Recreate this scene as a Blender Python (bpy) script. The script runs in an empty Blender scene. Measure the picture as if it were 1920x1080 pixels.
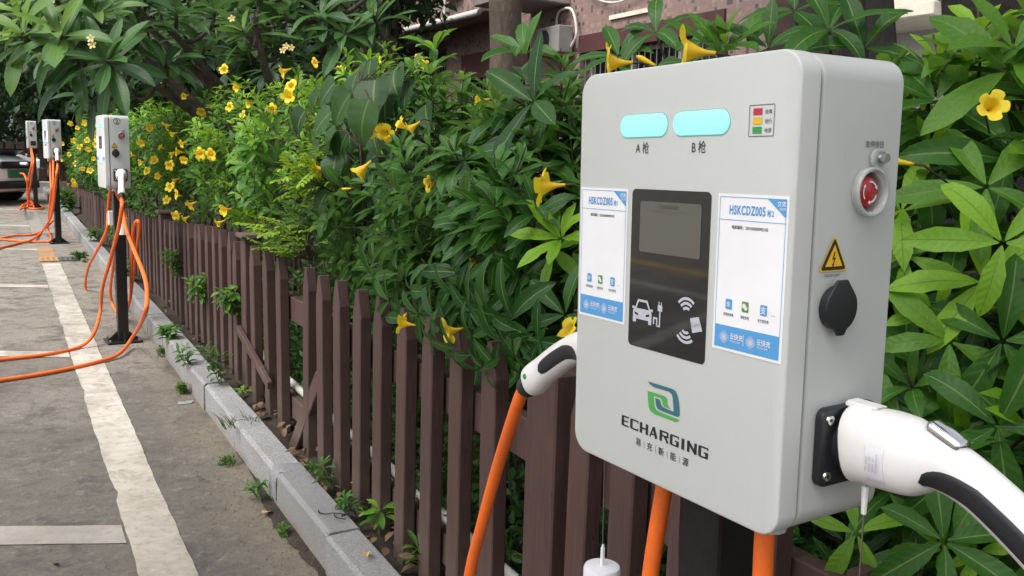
import bpy, bmesh, math, random
import numpy as np
from mathutils import Vector, Matrix, Euler
from mathutils.geometry import tessellate_polygon

S = bpy.context.scene
COL = S.collection
R_ = math.radians
rng = random.Random(7)
nrng = np.random.RandomState(7)

# ---------------------------------------------------------------- camera
CAM_Z = 1.674
def rotx(a): return Matrix.Rotation(a, 3, 'X')
def roty(a): return Matrix.Rotation(a, 3, 'Y')
def rotz(a): return Matrix.Rotation(a, 3, 'Z')
CAM_R = rotz(-.5255) @ rotx(math.pi/2 - .144) @ rotz(.0283)
CAM_P = Vector((0, 0, CAM_Z))
cam_data = bpy.data.cameras.new('camera')
cam = bpy.data.objects.new('camera', cam_data)
COL.objects.link(cam)
cam_data.sensor_width = 36
cam_data.lens = 1650 / 1920 * 36
cam_data.clip_start = .02
cam_data.clip_end = 500
cam.matrix_world = Matrix.Translation(CAM_P) @ CAM_R.to_4x4()
S.camera = cam

# ---------------------------------------------------------------- sky, sun, exposure
SUN_EL, SUN_AZ = R_(55), R_(262)      # azimuth clockwise from +Y: over the parking lot side
world = bpy.data.worlds.new('World')
S.world = world
world.use_nodes = True
wn = world.node_tree.nodes; wl = world.node_tree.links
wn.clear()
sky = wn.new('ShaderNodeTexSky'); sky.sky_type = 'NISHITA'; sky.sun_disc = False
sky.sun_elevation = SUN_EL; sky.sun_rotation = SUN_AZ
sky.dust_density = 4; sky.air_density = 1.0; sky.ozone_density = 1.0
hs = wn.new('ShaderNodeHueSaturation'); hs.inputs['Saturation'].default_value = .22
bg = wn.new('ShaderNodeBackground'); bg.inputs['Strength'].default_value = .15
wo = wn.new('ShaderNodeOutputWorld')
wl.new(sky.outputs[0], hs.inputs['Color']); wl.new(hs.outputs[0], bg.inputs[0]); wl.new(bg.outputs[0], wo.inputs[0])
sun_data = bpy.data.lights.new('sun', 'SUN')
sun_data.energy = 1.4; sun_data.angle = R_(25); sun_data.color = (1, .965, .91)
sun = bpy.data.objects.new('sun', sun_data); COL.objects.link(sun)
sd = Vector((math.sin(SUN_AZ)*math.cos(SUN_EL), math.cos(SUN_AZ)*math.cos(SUN_EL), math.sin(SUN_EL)))
sun.rotation_euler = sd.to_track_quat('Z', 'Y').to_euler()
sun.location = (0, 0, 30)
S.view_settings.view_transform = 'Standard'
S.view_settings.look = 'None'
S.view_settings.gamma = 1
S.view_settings.exposure = 0.85
S.render.engine = 'CYCLES'
S.cycles.max_bounces = 8
S.cycles.transparent_max_bounces = 8

# ---------------------------------------------------------------- pixel helpers (photo pixels, 1920 x 1080)
def ray(x, y): return CAM_R @ Vector(((x-960)/1650, -(y-540)/1650, -1))
def atX(x, y, X):
    d = ray(x, y); return CAM_P + d*(X/d.x)
def atY(x, y, Y):
    d = ray(x, y); return CAM_P + d*(Y/d.y)
SLOPE = .02
def gz(Y): return SLOPE*Y
def gnd(x, y, h=0):
    d = ray(x, y); return CAM_P + d*((CAM_Z-h)/(SLOPE*d.y-d.z))

# ---------------------------------------------------------------- materials
def lin(c):
    return tuple((v/255/12.92 if v/255 <= .04045 else ((v/255+.055)/1.055)**2.4) for v in c)
MATS = {}
def mat(name, color=(.5,.5,.5), rough=.5, metal=0., spec=.5, bump=None, var=None, coat=0., emit=None, estr=0., scale=1.):
    """plain principled material; var=(scale, amount) mottles colour; bump=(scale, strength)"""
    if name in MATS: return MATS[name]
    m = bpy.data.materials.new(name); m.use_nodes = True
    n = m.node_tree.nodes; l = m.node_tree.links
    p = n['Principled BSDF']
    p.inputs['Base Color'].default_value = (*color, 1)
    p.inputs['Roughness'].default_value = rough
    p.inputs['Metallic'].default_value = metal
    p.inputs['Specular IOR Level'].default_value = spec
    p.inputs['Coat Weight'].default_value = coat
    if emit:
        p.inputs['Emission Color'].default_value = (*emit, 1); p.inputs['Emission Strength'].default_value = estr
    tc = n.new('ShaderNodeTexCoord')
    if var:
        t = n.new('ShaderNodeTexNoise'); t.inputs['Scale'].default_value = var[0]; t.inputs['Detail'].default_value = 8
        t.inputs['Roughness'].default_value = .65
        l.new(tc.outputs['Object'], t.inputs['Vector'])
        mr = n.new('ShaderNodeMapRange'); mr.inputs[1].default_value = .3; mr.inputs[2].default_value = .7
        mr.inputs[3].default_value = 1-var[1]; mr.inputs[4].default_value = 1+var[1]
        l.new(t.outputs[0], mr.inputs[0])
        mx = n.new('ShaderNodeMix'); mx.data_type = 'RGBA'; mx.blend_type = 'MULTIPLY'; mx.inputs[0].default_value = 1
        mx.inputs[6].default_value = (*color, 1)
        cr = n.new('ShaderNodeCombineColor')
        for i in range(3): l.new(mr.outputs[0], cr.inputs[i])
        l.new(cr.outputs[0], mx.inputs[7]); l.new(mx.outputs[2], p.inputs['Base Color'])
    if bump:
        t2 = n.new('ShaderNodeTexNoise'); t2.inputs['Scale'].default_value = bump[0]; t2.inputs['Detail'].default_value = 6
        l.new(tc.outputs['Object'], t2.inputs['Vector'])
        b = n.new('ShaderNodeBump'); b.inputs['Strength'].default_value = bump[1]; b.inputs['Distance'].default_value = .01
        l.new(t2.outputs[0], b.inputs['Height']); l.new(b.outputs[0], p.inputs['Normal'])
    MATS[name] = m
    return m

class NT:
    """tiny node-tree helper"""
    def __init__(s, name):
        s.m = bpy.data.materials.new(name); s.m.use_nodes = True
        s.n = s.m.node_tree.nodes; s.l = s.m.node_tree.links; s.p = s.n['Principled BSDF']
        s.out = s.n['Material Output']; s.tc = s.n.new('ShaderNodeTexCoord'); MATS[name] = s.m
    def noise(s, scale, detail=8, rough=.6, vec=None, dist=0.):
        t = s.n.new('ShaderNodeTexNoise'); t.inputs['Scale'].default_value = scale
        t.inputs['Detail'].default_value = detail; t.inputs['Roughness'].default_value = rough; t.inputs['Distortion'].default_value = dist
        s.l.new(vec or s.tc.outputs['Object'], t.inputs['Vector']); return t.outputs[0]
    def voro(s, scale, feature='F1', vec=None, out=0, rand=1.):
        t = s.n.new('ShaderNodeTexVoronoi'); t.feature = feature; t.inputs['Scale'].default_value = scale
        t.inputs['Randomness'].default_value = rand
        s.l.new(vec or s.tc.outputs['Object'], t.inputs['Vector']); return t.outputs[out]
    def mapping(s, sc=(1,1,1), rot=(0,0,0)):
        t = s.n.new('ShaderNodeMapping'); t.inputs['Scale'].default_value = sc; t.inputs['Rotation'].default_value = rot
        s.l.new(s.tc.outputs['Object'], t.inputs['Vector']); return t.outputs[0]
    def rng(s, v, a, b, c=0., d=1.):
        t = s.n.new('ShaderNodeMapRange'); t.inputs[1].default_value = a; t.inputs[2].default_value = b
        t.inputs[3].default_value = c; t.inputs[4].default_value = d; s.l.new(v, t.inputs[0]); return t.outputs[0]
    def ramp(s, v, stops):
        t = s.n.new('ShaderNodeValToRGB'); e = t.color_ramp.elements
        while len(e) < len(stops): e.new(.5)
        for k, (p, c) in enumerate(stops): e[k].position = p; e[k].color = (*c, 1)
        s.l.new(v, t.inputs[0]); return t.outputs[0]
    def mix(s, f, a, b, mode='MIX'):
        t = s.n.new('ShaderNodeMix'); t.data_type = 'RGBA'; t.blend_type = mode
        for sock, v in ((t.inputs[0], f), (t.inputs[6], a), (t.inputs[7], b)):
            if isinstance(v, (int, float)): sock.default_value = v
            elif isinstance(v, tuple): sock.default_value = (*v, 1)
            else: s.l.new(v, sock)
        return t.outputs[2]
    def math(s, op, a, b=0., c=0.):
        t = s.n.new('ShaderNodeMath'); t.operation = op
        for k, v in enumerate((a, b, c)):
            if isinstance(v, (int, float)): t.inputs[k].default_value = v
            else: s.l.new(v, t.inputs[k])
        return t.outputs[0]
    def bump(s, h, strength=.5, dist=.01, prev=None):
        t = s.n.new('ShaderNodeBump'); t.inputs['Strength'].default_value = strength; t.inputs['Distance'].default_value = dist
        s.l.new(h, t.inputs['Height'])
        if prev: s.l.new(prev, t.inputs['Normal'])
        return t.outputs[0]
    def sep(s, v):
        t = s.n.new('ShaderNodeSeparateXYZ'); s.l.new(v, t.inputs[0]); return t.outputs
    def set(s, **k):
        for a, v in k.items():
            sock = s.p.inputs[a.replace('_', ' ')]
            if isinstance(v, (int, float)): sock.default_value = v
            elif isinstance(v, tuple): sock.default_value = (*v, 1)
            else: s.l.new(v, sock)

# ---------------------------------------------------------------- mesh helpers
def tag(o, label=None, cat=None, group=None, kind=None):
    if label: o['label'] = label
    if cat: o['category'] = cat
    if group: o['group'] = group
    if kind: o['kind'] = kind
    return o
def link(o, parent=None):
    COL.objects.link(o)
    if parent: o.parent = parent
    return o
def empty(name, loc=(0,0,0), rot=(0,0,0), label=None, cat=None, group=None, kind=None):
    o = bpy.data.objects.new(name, None); COL.objects.link(o)
    o.location = loc; o.rotation_euler = rot; o.empty_display_size = .1
    return tag(o, label, cat, group, kind)
def mesh_obj(name, me, m, parent=None):
    if isinstance(m, str): m = MATS[m]
    if m and not me.materials: me.materials.append(m)
    o = bpy.data.objects.new(name, me); return link(o, parent)
def from_vf(name, v, f, m, parent=None, smooth=False):
    me = bpy.data.meshes.new(name); me.from_pydata([tuple(x) for x in v], [], f); me.update()
    if smooth: me.polygons.foreach_set('use_smooth', [True]*len(me.polygons))
    return mesh_obj(name, me, m, parent)
class BM:
    """collects shapes into one mesh (one part)"""
    def __init__(s): s.b = bmesh.new()
    def box(s, lo, hi, bev=0., seg=1, M=None):
        c = [(a+b)/2 for a, b in zip(lo, hi)]; d = [max(b-a, 1e-5) for a, b in zip(lo, hi)]
        t = bmesh.new(); bmesh.ops.create_cube(t, size=1)
        for v in t.verts: v.co = Vector((v.co.x*d[0]+c[0], v.co.y*d[1]+c[1], v.co.z*d[2]+c[2]))
        if bev: bmesh.ops.bevel(t, geom=t.edges[:], offset=bev, segments=seg, affect='EDGES', profile=.5)
        return s.add(t, M)
    def add(s, t, M=None):
        if M is not None: t.transform(M)
        me = bpy.data.meshes.new('tmp'); t.to_mesh(me); t.free(); s.b.from_mesh(me); bpy.data.meshes.remove(me); return s
    def vf(s, v, f, M=None):
        t = bmesh.new(); vs = [t.verts.new(x) for x in v]
        for q in f:
            try: t.faces.new([vs[i] for i in q])
            except ValueError: pass
        return s.add(t, M)
    def tube(s, pts, r, n=8, cap=True):
        v, f = tube_vf(pts, r, n, cap); return s.vf(v, f)
    def cyl(s, p0, p1, r, n=16, r2=None, bev=0.):
        return s.tube([p0, p1], [r, r if r2 is None else r2], n)
    def prism(s, poly, z0, z1, M=None, bev=0.):
        t = bmesh.new(); vs = [t.verts.new((x, y, z0)) for x, y in poly]
        fc = t.faces.new(vs); r = bmesh.ops.extrude_face_region(t, geom=[fc])
        bmesh.ops.translate(t, verts=[g for g in r['geom'] if isinstance(g, bmesh.types.BMVert)], vec=(0, 0, z1-z0))
        bmesh.ops.recalc_face_normals(t, faces=t.faces[:])
        if bev:
            zs = max(z0, z1) if z1 > z0 else min(z0, z1)
            e = [e for e in t.edges if all(abs(v.co.z-z1) < 1e-6 for v in e.verts)]
            bmesh.ops.bevel(t, geom=e, offset=bev, segments=3, affect='EDGES', profile=.5)
        return s.add(t, M)
    def build(s, name, m, parent=None, smooth=False, angle=None):
        me = bpy.data.meshes.new(name); bmesh.ops.recalc_face_normals(s.b, faces=s.b.faces[:]) if smooth else None
        s.b.to_mesh(me); s.b.free()
        if smooth or angle:
            me.polygons.foreach_set('use_smooth', [True]*len(me.polygons))
            if angle: me.set_sharp_from_angle(angle=R_(angle))
        return mesh_obj(name, me, m, parent)
def tube_vf(pts, r, n=8, cap=True):
    pts = [Vector(p) for p in pts]; k = len(pts)
    if not hasattr(r, '__len__'): r = [r]*k
    v = []; f = []
    t0 = (pts[1]-pts[0]).normalized(); a = t0.orthogonal().normalized()
    for i, p in enumerate(pts):
        t = (pts[min(i+1, k-1)]-pts[max(i-1, 0)]).normalized()
        a = (a - t*a.dot(t)).normalized(); b = t.cross(a)
        for j in range(n):
            th = 2*math.pi*j/n; v.append(p + (a*math.cos(th)+b*math.sin(th))*r[i])
    for i in range(k-1):
        for j in range(n):
            j2 = (j+1) % n; f.append((i*n+j, i*n+j2, (i+1)*n+j2, (i+1)*n+j))
    if cap:
        f.append(tuple(range(n-1, -1, -1))); f.append(tuple(range((k-1)*n, k*n)))
    return v, f
def spline(pts, n=8):
    """Catmull-Rom through the points"""
    P = [Vector(p) for p in pts]; P = [P[0]*2-P[1]] + P + [P[-1]*2-P[-2]]; o = []
    for i in range(1, len(P)-2):
        for k in range(n):
            t = k/n; a, b, c, d = P[i-1], P[i], P[i+1], P[i+2]
            o.append(.5*((2*b)+(c-a)*t+(2*a-5*b+4*c-d)*t*t+(3*b-a-3*c+d)*t**3))
    o.append(P[-2]); return o
def rrect(x0, y0, x1, y1, r, n=6):
    o = []
    for cx, cy, a in ((x1-r, y1-r, 0), (x0+r, y1-r, 90), (x0+r, y0+r, 180), (x1-r, y0+r, 270)):
        for k in range(n+1):
            t = R_(a+90*k/n); o.append((cx+r*math.cos(t), cy+r*math.sin(t)))
    return o
def circ(cx, cy, r, n=24, a0=0, a1=360):
    return [(cx+r*math.cos(R_(a0+(a1-a0)*k/n)), cy+r*math.sin(R_(a0+(a1-a0)*k/n))) for k in range(n)]
def arcband(cx, cy, r0, r1, a0, a1, n=12):
    o = [(cx+r1*math.cos(R_(a0+(a1-a0)*k/n)), cy+r1*math.sin(R_(a0+(a1-a0)*k/n))) for k in range(n+1)]
    return o + [(cx+r0*math.cos(R_(a1-(a1-a0)*k/n)), cy+r0*math.sin(R_(a1-(a1-a0)*k/n))) for k in range(n+1)]
def bar(x0, y0, x1, y1, w):
    d = Vector((x1-x0, y1-y0)); d.normalize(); p = Vector((-d.y, d.x))*w/2
    return [(x0+p.x, y0+p.y), (x0-p.x, y0-p.y), (x1-p.x, y1-p.y), (x1+p.x, y1+p.y)]
FRONT = Matrix(((0,0,-1,0), (-1,0,0,0), (0,1,0,0), (0,0,0,1)))   # 2-D (u, v) -> local (0, -u, v), normal -x
def SIDE(w): return Matrix(((1,0,0,0), (0,0,-1,-w), (0,1,0,0), (0,0,0,1)))   # (d, v) -> (d, -w, v), normal -y
def flat(name, polys, F, m, parent, off=.0006):
    """flat print: 2-D polygons laid on a face, off metres proud of it"""
    v = []; f = []
    for poly in polys:
        b = len(v); v += [F @ Vector((x, y, off)) for x, y in poly]
        for t in tessellate_polygon([[Vector((x, y, 0)) for x, y in poly]]): f.append(tuple(b+i for i in t))
    me = bpy.data.meshes.new(name); me.from_pydata([tuple(x) for x in v], [], f); me.update()
    bm = bmesh.new(); bm.from_mesh(me)
    nrm = (F.to_3x3() @ Vector((0, 0, 1)))
    for q in bm.faces:
        q.normal_update()
        if q.normal.dot(nrm) < 0: q.normal_flip()
    bm.to_mesh(me); bm.free()
    return mesh_obj(name, me, m, parent)
def text(name, s, x, y, size, F, m, parent, off=.0006, bold=0., sx=1., align='LEFT', spc=1.):
    """lettering as a thin mesh; x, y on the face, size = letter height in metres (cap height ~ .7 of em)"""
    cu = bpy.data.curves.new('txt', 'FONT'); cu.body = s; cu.size = 1; cu.resolution_u = 3
    cu.align_x = align; cu.offset = bold; cu.space_character = spc
    o = bpy.data.objects.new('txt', cu); COL.objects.link(o)
    dg = bpy.context.evaluated_depsgraph_get(); dg.update()
    me = bpy.data.meshes.new_from_object(o.evaluated_get(dg)); bpy.data.objects.remove(o); bpy.data.curves.remove(cu)
    M = F @ Matrix.Translation((x, y, off)) @ Matrix.Diagonal((size*sx, size, size, 1))
    me.transform(M); me.materials.clear(); me.name = name
    return mesh_obj(name, me, m, parent)
def copy_tree(o, parent=None):
    c = o.copy(); COL.objects.link(c); c.parent = parent
    for ch in list(o.children): copy_tree(ch, c)
    return c
# ================================================================ materials of the setting
def m_concrete():
    t = NT('lot_concrete')
    n1 = t.noise(.8, 10, .62, dist=.4); nm = t.noise(4.2, 10, .72, dist=.3); n2 = t.noise(14, 8, .7); n3 = t.noise(75, 6, .75)
    str_ = t.noise(1.6, 9, .65, vec=t.mapping((.8, 4.5, 1)))
    x = t.sep(t.tc.outputs['Object'])
    # dusty light concrete, darker in the nearer bays
    ytone = t.math('ADD', t.math('MULTIPLY', x[1], .16), t.math('MULTIPLY', t.math('SUBTRACT', n1, .5), 2.2))
    c = t.ramp(t.rng(ytone, .25, 1.65), [(0, (.100, .088, .073)), (.4, (.150, .133, .111)), (.7, (.255, .228, .193)), (1, (.32, .286, .242))])
    c = t.mix(t.rng(nm, .50, .64, 0, .85), c, (.062, .056, .050))
    c = t.mix(t.rng(t.noise(9, 10, .75, dist=.5), .50, .66, 0, .7), c, (.055, .050, .044))
    c = t.mix(t.rng(nm, .42, .30, 0, .5), c, (.23, .208, .18))
    c = t.mix(t.rng(str_, .54, .70, 0, .55), c, (.085, .074, .062))
    c = t.mix(t.rng(n2, .54, .68, 0, .55), c, (.28, .255, .220))
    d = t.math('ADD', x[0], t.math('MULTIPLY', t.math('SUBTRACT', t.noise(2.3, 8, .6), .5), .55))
    sd_ = t.math('MULTIPLY', t.rng(d, .66, .98, 0, .75), t.rng(t.math('ADD', x[1], t.math('MULTIPLY', nm, 2.)), 6.5, 3.6, .5, 1))
    c = t.mix(sd_, c, (.235, .190, .132))
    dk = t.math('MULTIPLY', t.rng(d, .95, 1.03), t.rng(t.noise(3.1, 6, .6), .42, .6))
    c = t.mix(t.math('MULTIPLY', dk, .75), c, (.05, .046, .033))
    c = t.mix(t.rng(n3, .42, .68, 0, .7), c, (.070, .064, .056))
    sp = t.voro(120); c = t.mix(t.rng(sp, .02, .12, .3, 0), c, (.32, .30, .27))
    t.set(Base_Color=c, Roughness=t.rng(n2, .3, .7, .75, .95), Normal=t.bump(n3, .6, .008, t.bump(n2, .4, .012)))
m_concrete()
def m_paint(name, base, dirt, wear, orange=0):
    t = NT(name)
    n1 = t.noise(3.2, 9, .68); n2 = t.noise(24, 6, .7); n3 = t.noise(1.1, 6, .5); st = t.noise(2.5, 8, .65, vec=t.mapping((1.2, 5, 1)))
    c = t.mix(t.rng(n1, .38, .72), base, dirt)
    c = t.mix(t.rng(st, .5, .72, 0, .55), c, dirt)
    yy = t.sep(t.tc.outputs['Object']); c = t.mix(t.rng(t.math('ADD', yy[1], t.math('MULTIPLY', n3, 1.5)), 6.6, 4.6, 0, .5), c, dirt)  # paint tone turns duller towards the near end
    c = t.mix(t.rng(n2, .52, .66, 0, wear*.75), c, (.20, .178, .15)); c = t.mix(t.rng(t.noise(6, 10, .75, dist=.4), .52, .64, 0, .7), c, (.24, .212, .175))
    cr = t.voro(2.1, 'DISTANCE_TO_EDGE', vec=t.mapping((1, .55, 1)))
    c = t.mix(t.math('MULTIPLY', t.rng(cr, .007, .002), t.rng(n1, .56, .66)), c, (.16, .135, .11))
    c = t.mix(t.rng(t.noise(1.7, 9, .7), .50, .66, 0, .75), c, tuple(v*.75 for v in dirt))
    t.set(Base_Color=c, Roughness=.75, Normal=t.bump(n2, .4, .006))
m_paint('line_white', (.57, .53, .47), (.31, .275, .228), .75)
m_paint('line_cross', (.42, .39, .35), (.26, .235, .205), .7)
m_paint('line_orange', (.46, .24, .09), (.30, .19, .11), .6)
m_paint('line_faded', (.30, .285, .26), (.22, .205, .18), .7)
def m_granite():
    t = NT('granite')
    oi = t.n.new('ShaderNodeObjectInfo')
    v = t.voro(260, out=1); g = t.sep(v); n2 = t.noise(5, 8, .6); n3 = t.noise(90, 3, .6)
    c = t.ramp(g[0], [(0, (.14, .138, .138)), (.35, (.25, .248, .248)), (.75, (.32, .318, .318)), (1, (.44, .437, .435))])
    c = t.mix(t.rng(n2, .4, .75, 0, .5), c, (.19, .18, .165))
    c = t.mix(t.math('MULTIPLY', oi.outputs['Random'], .65), c, (.17, .168, .165))
    z = t.sep(t.tc.outputs['Object'])
    c = t.mix(t.math('MULTIPLY', t.rng(z[2], .07, .0, 0, .75), t.rng(n2, .3, .6)), c, (.20, .165, .115))
    t.set(Base_Color=c, Roughness=.8, Normal=t.bump(n3, .35, .004))
m_granite()
def m_soil():
    t = NT('soil'); n1 = t.noise(9, 8, .7); n2 = t.noise(70, 5, .7)
    c = t.ramp(n1, [(.3, (.022, .016, .011)), (.6, (.05, .036, .024)), (.8, (.09, .066, .043))])
    t.set(Base_Color=c, Roughness=.95, Normal=t.bump(n2, .8, .02))
m_soil()
def m_fence():
    t = NT('fence_brown'); oi = t.n.new('ShaderNodeObjectInfo')
    gr = t.noise(6, 8, .6, vec=t.mapping((8, 8, .7))); n2 = t.noise(3, 6, .6); n3 = t.noise(45, 4, .6, vec=t.mapping((1, 1, .25)))
    c = t.ramp(gr, [(.3, (.056, .027, .023)), (.55, (.078, .040, .034)), (.75, (.102, .055, .047))])
    c = t.mix(t.math('MULTIPLY', oi.outputs['Random'], .6), c, (.048, .025, .021))
    c = t.mix(t.rng(n2, .55, .75, 0, .5), c, (.125, .083, .072))
    ch = t.voro(30, vec=t.mapping((1, 1, .35)))
    c = t.mix(t.rng(ch, .05, .09, .9, 0), c, (.018, .012, .011))
    z = t.sep(t.tc.outputs['Object'])
    c = t.mix(t.math('MULTIPLY', t.rng(z[2], .38, .12), t.rng(n2, .35, .65)), c, (.115, .085, .065))
    t.set(Base_Color=c, Roughness=.7, Normal=t.bump(n3, .5, .005))
m_fence()
def m_mosaic():
    t = NT('mosaic_tile')
    b = t.n.new('ShaderNodeTexBrick'); b.offset = 0; b.inputs['Scale'].default_value = 1
    b.inputs['Brick Width'].default_value = .045; b.inputs['Row Height'].default_value = .045; b.inputs['Mortar Size'].default_value = .004
    b.inputs['Color1'].default_value = (.255, .160, .140, 1); b.inputs['Color2'].default_value = (.30, .20, .178, 1); b.inputs['Mortar'].default_value = (.24, .18, .16, 1)
    mp = t.n.new('ShaderNodeMapping'); mp.inputs['Rotation'].default_value = (0, R_(90), 0)
    sx = t.sep(t.tc.outputs['Object']); cb = t.n.new('ShaderNodeCombineXYZ'); t.l.new(sx[1], cb.inputs[0]); t.l.new(sx[2], cb.inputs[1])
    t.l.new(cb.outputs[0], b.inputs['Vector'])
    w = t.n.new('ShaderNodeTexWhiteNoise'); sn = t.n.new('ShaderNodeVectorMath'); sn.operation = 'SNAP'; sn.inputs[1].default_value = (.045, .045, .045)
    t.l.new(cb.outputs[0], sn.inputs[0]); t.l.new(sn.outputs[0], w.inputs['Vector'])
    c = t.mix(t.rng(w.outputs[0], .90, .91), b.outputs[0], (.10, .07, .068))
    c = t.mix(t.rng(w.outputs[0], .12, .11, 0, .6), c, (.36, .27, .24))
    c = t.mix(t.rng(t.noise(.8, 8, .6), .4, .75, 0, .5), c, (.25, .17, .145))
    t.set(Base_Color=c, Roughness=.5, Normal=t.bump(b.outputs['Fac'], .5, -.004))
m_mosaic()
def m_stained(name, base, stain, sc=1.3):
    t = NT(name); n1 = t.noise(sc, 9, .65, dist=.5, vec=t.mapping((1, 1, .6))); n2 = t.noise(30, 5, .6)
    c = t.mix(t.rng(n1, .42, .66), base, stain); t.set(Base_Color=c, Roughness=.85, Normal=t.bump(n2, .3, .006))
m_stained('stained_wall', (.44, .42, .41), (.10, .092, .088), 1.0)
m_stained('soffit_plaster', (.34, .31, .29), (.24, .20, .18))
def m_bark(name, a, b, c3, sc=5):
    t = NT(name); n1 = t.noise(sc, 9, .65, vec=t.mapping((1, 1, .35)), dist=.6); n2 = t.noise(sc*6, 6, .7, vec=t.mapping((1, 1, .4)))
    c = t.ramp(n1, [(.32, a), (.52, b), (.72, c3)]); t.set(Base_Color=c, Roughness=.9, Normal=t.bump(n2, .7, .02, t.bump(n1, .8, .05)))
m_bark('bark_grey', (.042, .030, .022), (.085, .062, .045), (.15, .115, .085))
m_bark('bark_dark', (.012, .010, .009), (.022, .019, .016), (.05, .043, .036), 7)
m_bark('bark_twig', (.05, .032, .022), (.10, .068, .048), (.16, .115, .085), 18)
m_bark('bark_frangipani', (.045, .036, .028), (.085, .070, .055), (.15, .125, .10), 10)
mat('lintel_red', (.075, .026, .026), .6, var=(3, .25))
mat('pvc_white', (.62, .60, .57), .45, var=(4, .15))
mat('pipe_grey', (.30, .30, .31), .45, var=(4, .2))
mat('rust_orange', (.38, .16, .06), .7, var=(8, .4))
mat('window_dark', (.012, .013, .015), .15, spec=.6)
mat('steel_bar', (.25, .25, .25), .45, metal=.6)
mat('eave_board', (.72, .66, .55), .6, var=(6, .2))
mat('roof_tin', (.55, .52, .48), .5, var=(2, .2))
mat('ac_white', (.26, .25, .235), .5, var=(3, .15))
mat('black_rubber', (.018, .018, .019), .6)
mat('mortar', (.075, .064, .05), .95, var=(12, .3), bump=(60, .5))
mat('mortar_grey', (.20, .203, .21), .9, var=(14, .25), bump=(50, .6))

# ================================================================ ground, markings, drain
def strip_vf(xs, ys, zf):
    v = []; f = []
    for j, y in enumerate(ys):
        for x in xs: v.append((x, y, zf(x, y)))
    k = len(xs)
    for j in range(len(ys)-1):
        for i in range(k-1): f.append((j*k+i, j*k+i+1, (j+1)*k+i+1, (j+1)*k+i))
    return v, f
gy = [-160, -60, -20, -8, -2, 0, 2, 4, 6, 8, 10, 13, 16, 20, 25, 30, 40, 60, 100, 180]
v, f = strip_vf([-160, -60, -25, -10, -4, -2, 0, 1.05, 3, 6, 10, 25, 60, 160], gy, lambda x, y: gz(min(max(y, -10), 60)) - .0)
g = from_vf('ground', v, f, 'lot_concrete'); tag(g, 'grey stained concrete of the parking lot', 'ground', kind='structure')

def ragged(name, x0, x1, y0, y1, m, h, label, along='y', jag=.0028, step=.05, slant=0.):
    """painted marking with an uneven edge"""
    n = max(2, int(abs((y1-y0) if along == 'y' else (x1-x0))/step)); v = []; f = []
    r = random.Random(name + str(y0))
    w0 = w1 = 0
    for k in range(n+1):
        w0 = w0*.7 + r.uniform(-jag, jag); w1 = w1*.7 + r.uniform(-jag, jag)
        if r.random() < .03: w0 += r.choice((-1, 1))*jag*3
        t = k/n
        if along == 'y':
            y = y0+(y1-y0)*t; v += [(x0+w0, y, gz(y)+h), (x1+w1, y, gz(y)+h)]
        else:
            x = x0+(x1-x0)*t; sh = -slant*(x-.38); v += [(x, y0+w0+sh, gz(y0+w0+sh)+h), (x, y1+w1+sh, gz(y1+w1+sh)+h)]
    for k in range(n): f.append((2*k, 2*k+1, 2*k+3, 2*k+2))
    return tag(from_vf(name, v, f, m), label, 'marking', kind='structure')
ragged('painted_line', .382, .580, 1.0, 12.25, 'line_white', .004, 'long worn white line painted along the kerb side of the lot')
ragged('painted_line', .375, .565, 13.15, 26, 'line_faded', .004, 'faded continuation of the long line beyond the drain cover')
ragged('painted_line', .38, .56, 12.85, 14.0, 'line_orange', .0055, 'orange stained stretch of the long line beside the drain cover')
for k, yy in enumerate((3.725, 7.11, 10.35, 13.6, 16.9, 20.2)):
    ragged('painted_line', -5.2, .372, yy-.0, yy+.19, 'line_cross' if k in (0,) else 'line_white', .004,
           ['dirty white bay divider nearest the patched kerb joint', 'white bay divider crossed by the orange cables',
            'white bay divider before the drain cover', 'white bay divider just past the drain cover', 'thin far white bay divider near the car',
            'thin far white bay divider under the car'][k], along='x', step=.08, slant=.44)
ragged('painted_line', -5.4, -5.2, 1.0, 24, 'line_white', .004, 'white line closing the bays on the lane side')
mat('line_yellow', (.55, .36, .06), .75, var=(5, .35))
ragged('painted_line', -6.6, -6.35, -2, 60, 'line_yellow', .004, 'yellow lane line across the parking lot')
for k in range(5):
    ragged('painted_line', -8.6, -7.2, 5+k*.55, 5.25+k*.55, 'line_yellow', .004, 'short yellow hatch bar on the lane', along='x')['group'] = 'yellow hatch bars on the lane'
# drain covers across the line
mat('cast_iron', (.10, .098, .095), .75, var=(10, .3), bump=(40, .4))
mat('cast_orange', (.42, .23, .09), .7, var=(9, .35), bump=(40, .4))
mat('pit_black', (.004, .004, .004), .9)
def drain(x0, x1, y0, y1, m, label):
    e = empty('drain_cover', ((x0+x1)/2, y0, gz(y0)), label=label, cat='drain cover', group='drain covers across the long line')
    b = BM(); sl = (gz(y1)-gz(y0))/(y1-y0)
    w = x1-x0; L = y1-y0
    nx, ny = 3, 3
    xs = [-w/2]; 
    b.box((-w/2, 0, .001), (w/2, L, .006), .002)
    o = b.build('pit', 'pit_black', e)
    b = BM(); sx = w/(nx*2+1); sy = L/(ny*2+1)
    for j in range(ny+1): b.box((-w/2, j*2*sy, .003), (w/2, j*2*sy+sy, .016), .002)
    for i in range(nx+1): b.box((-w/2+i*2*sx, .002, .0032), (-w/2+i*2*sx+sx, L-.002, .0158), .002)
    b.build('grating', m, e)
drain(.36, .575, 12.40, 12.84, 'cast_orange', 'orange painted cast drain cover lying in the long line')
drain(.585, .79, 12.42, 12.84, 'cast_iron', 'grey cast drain cover between the long line and kerb')

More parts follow.
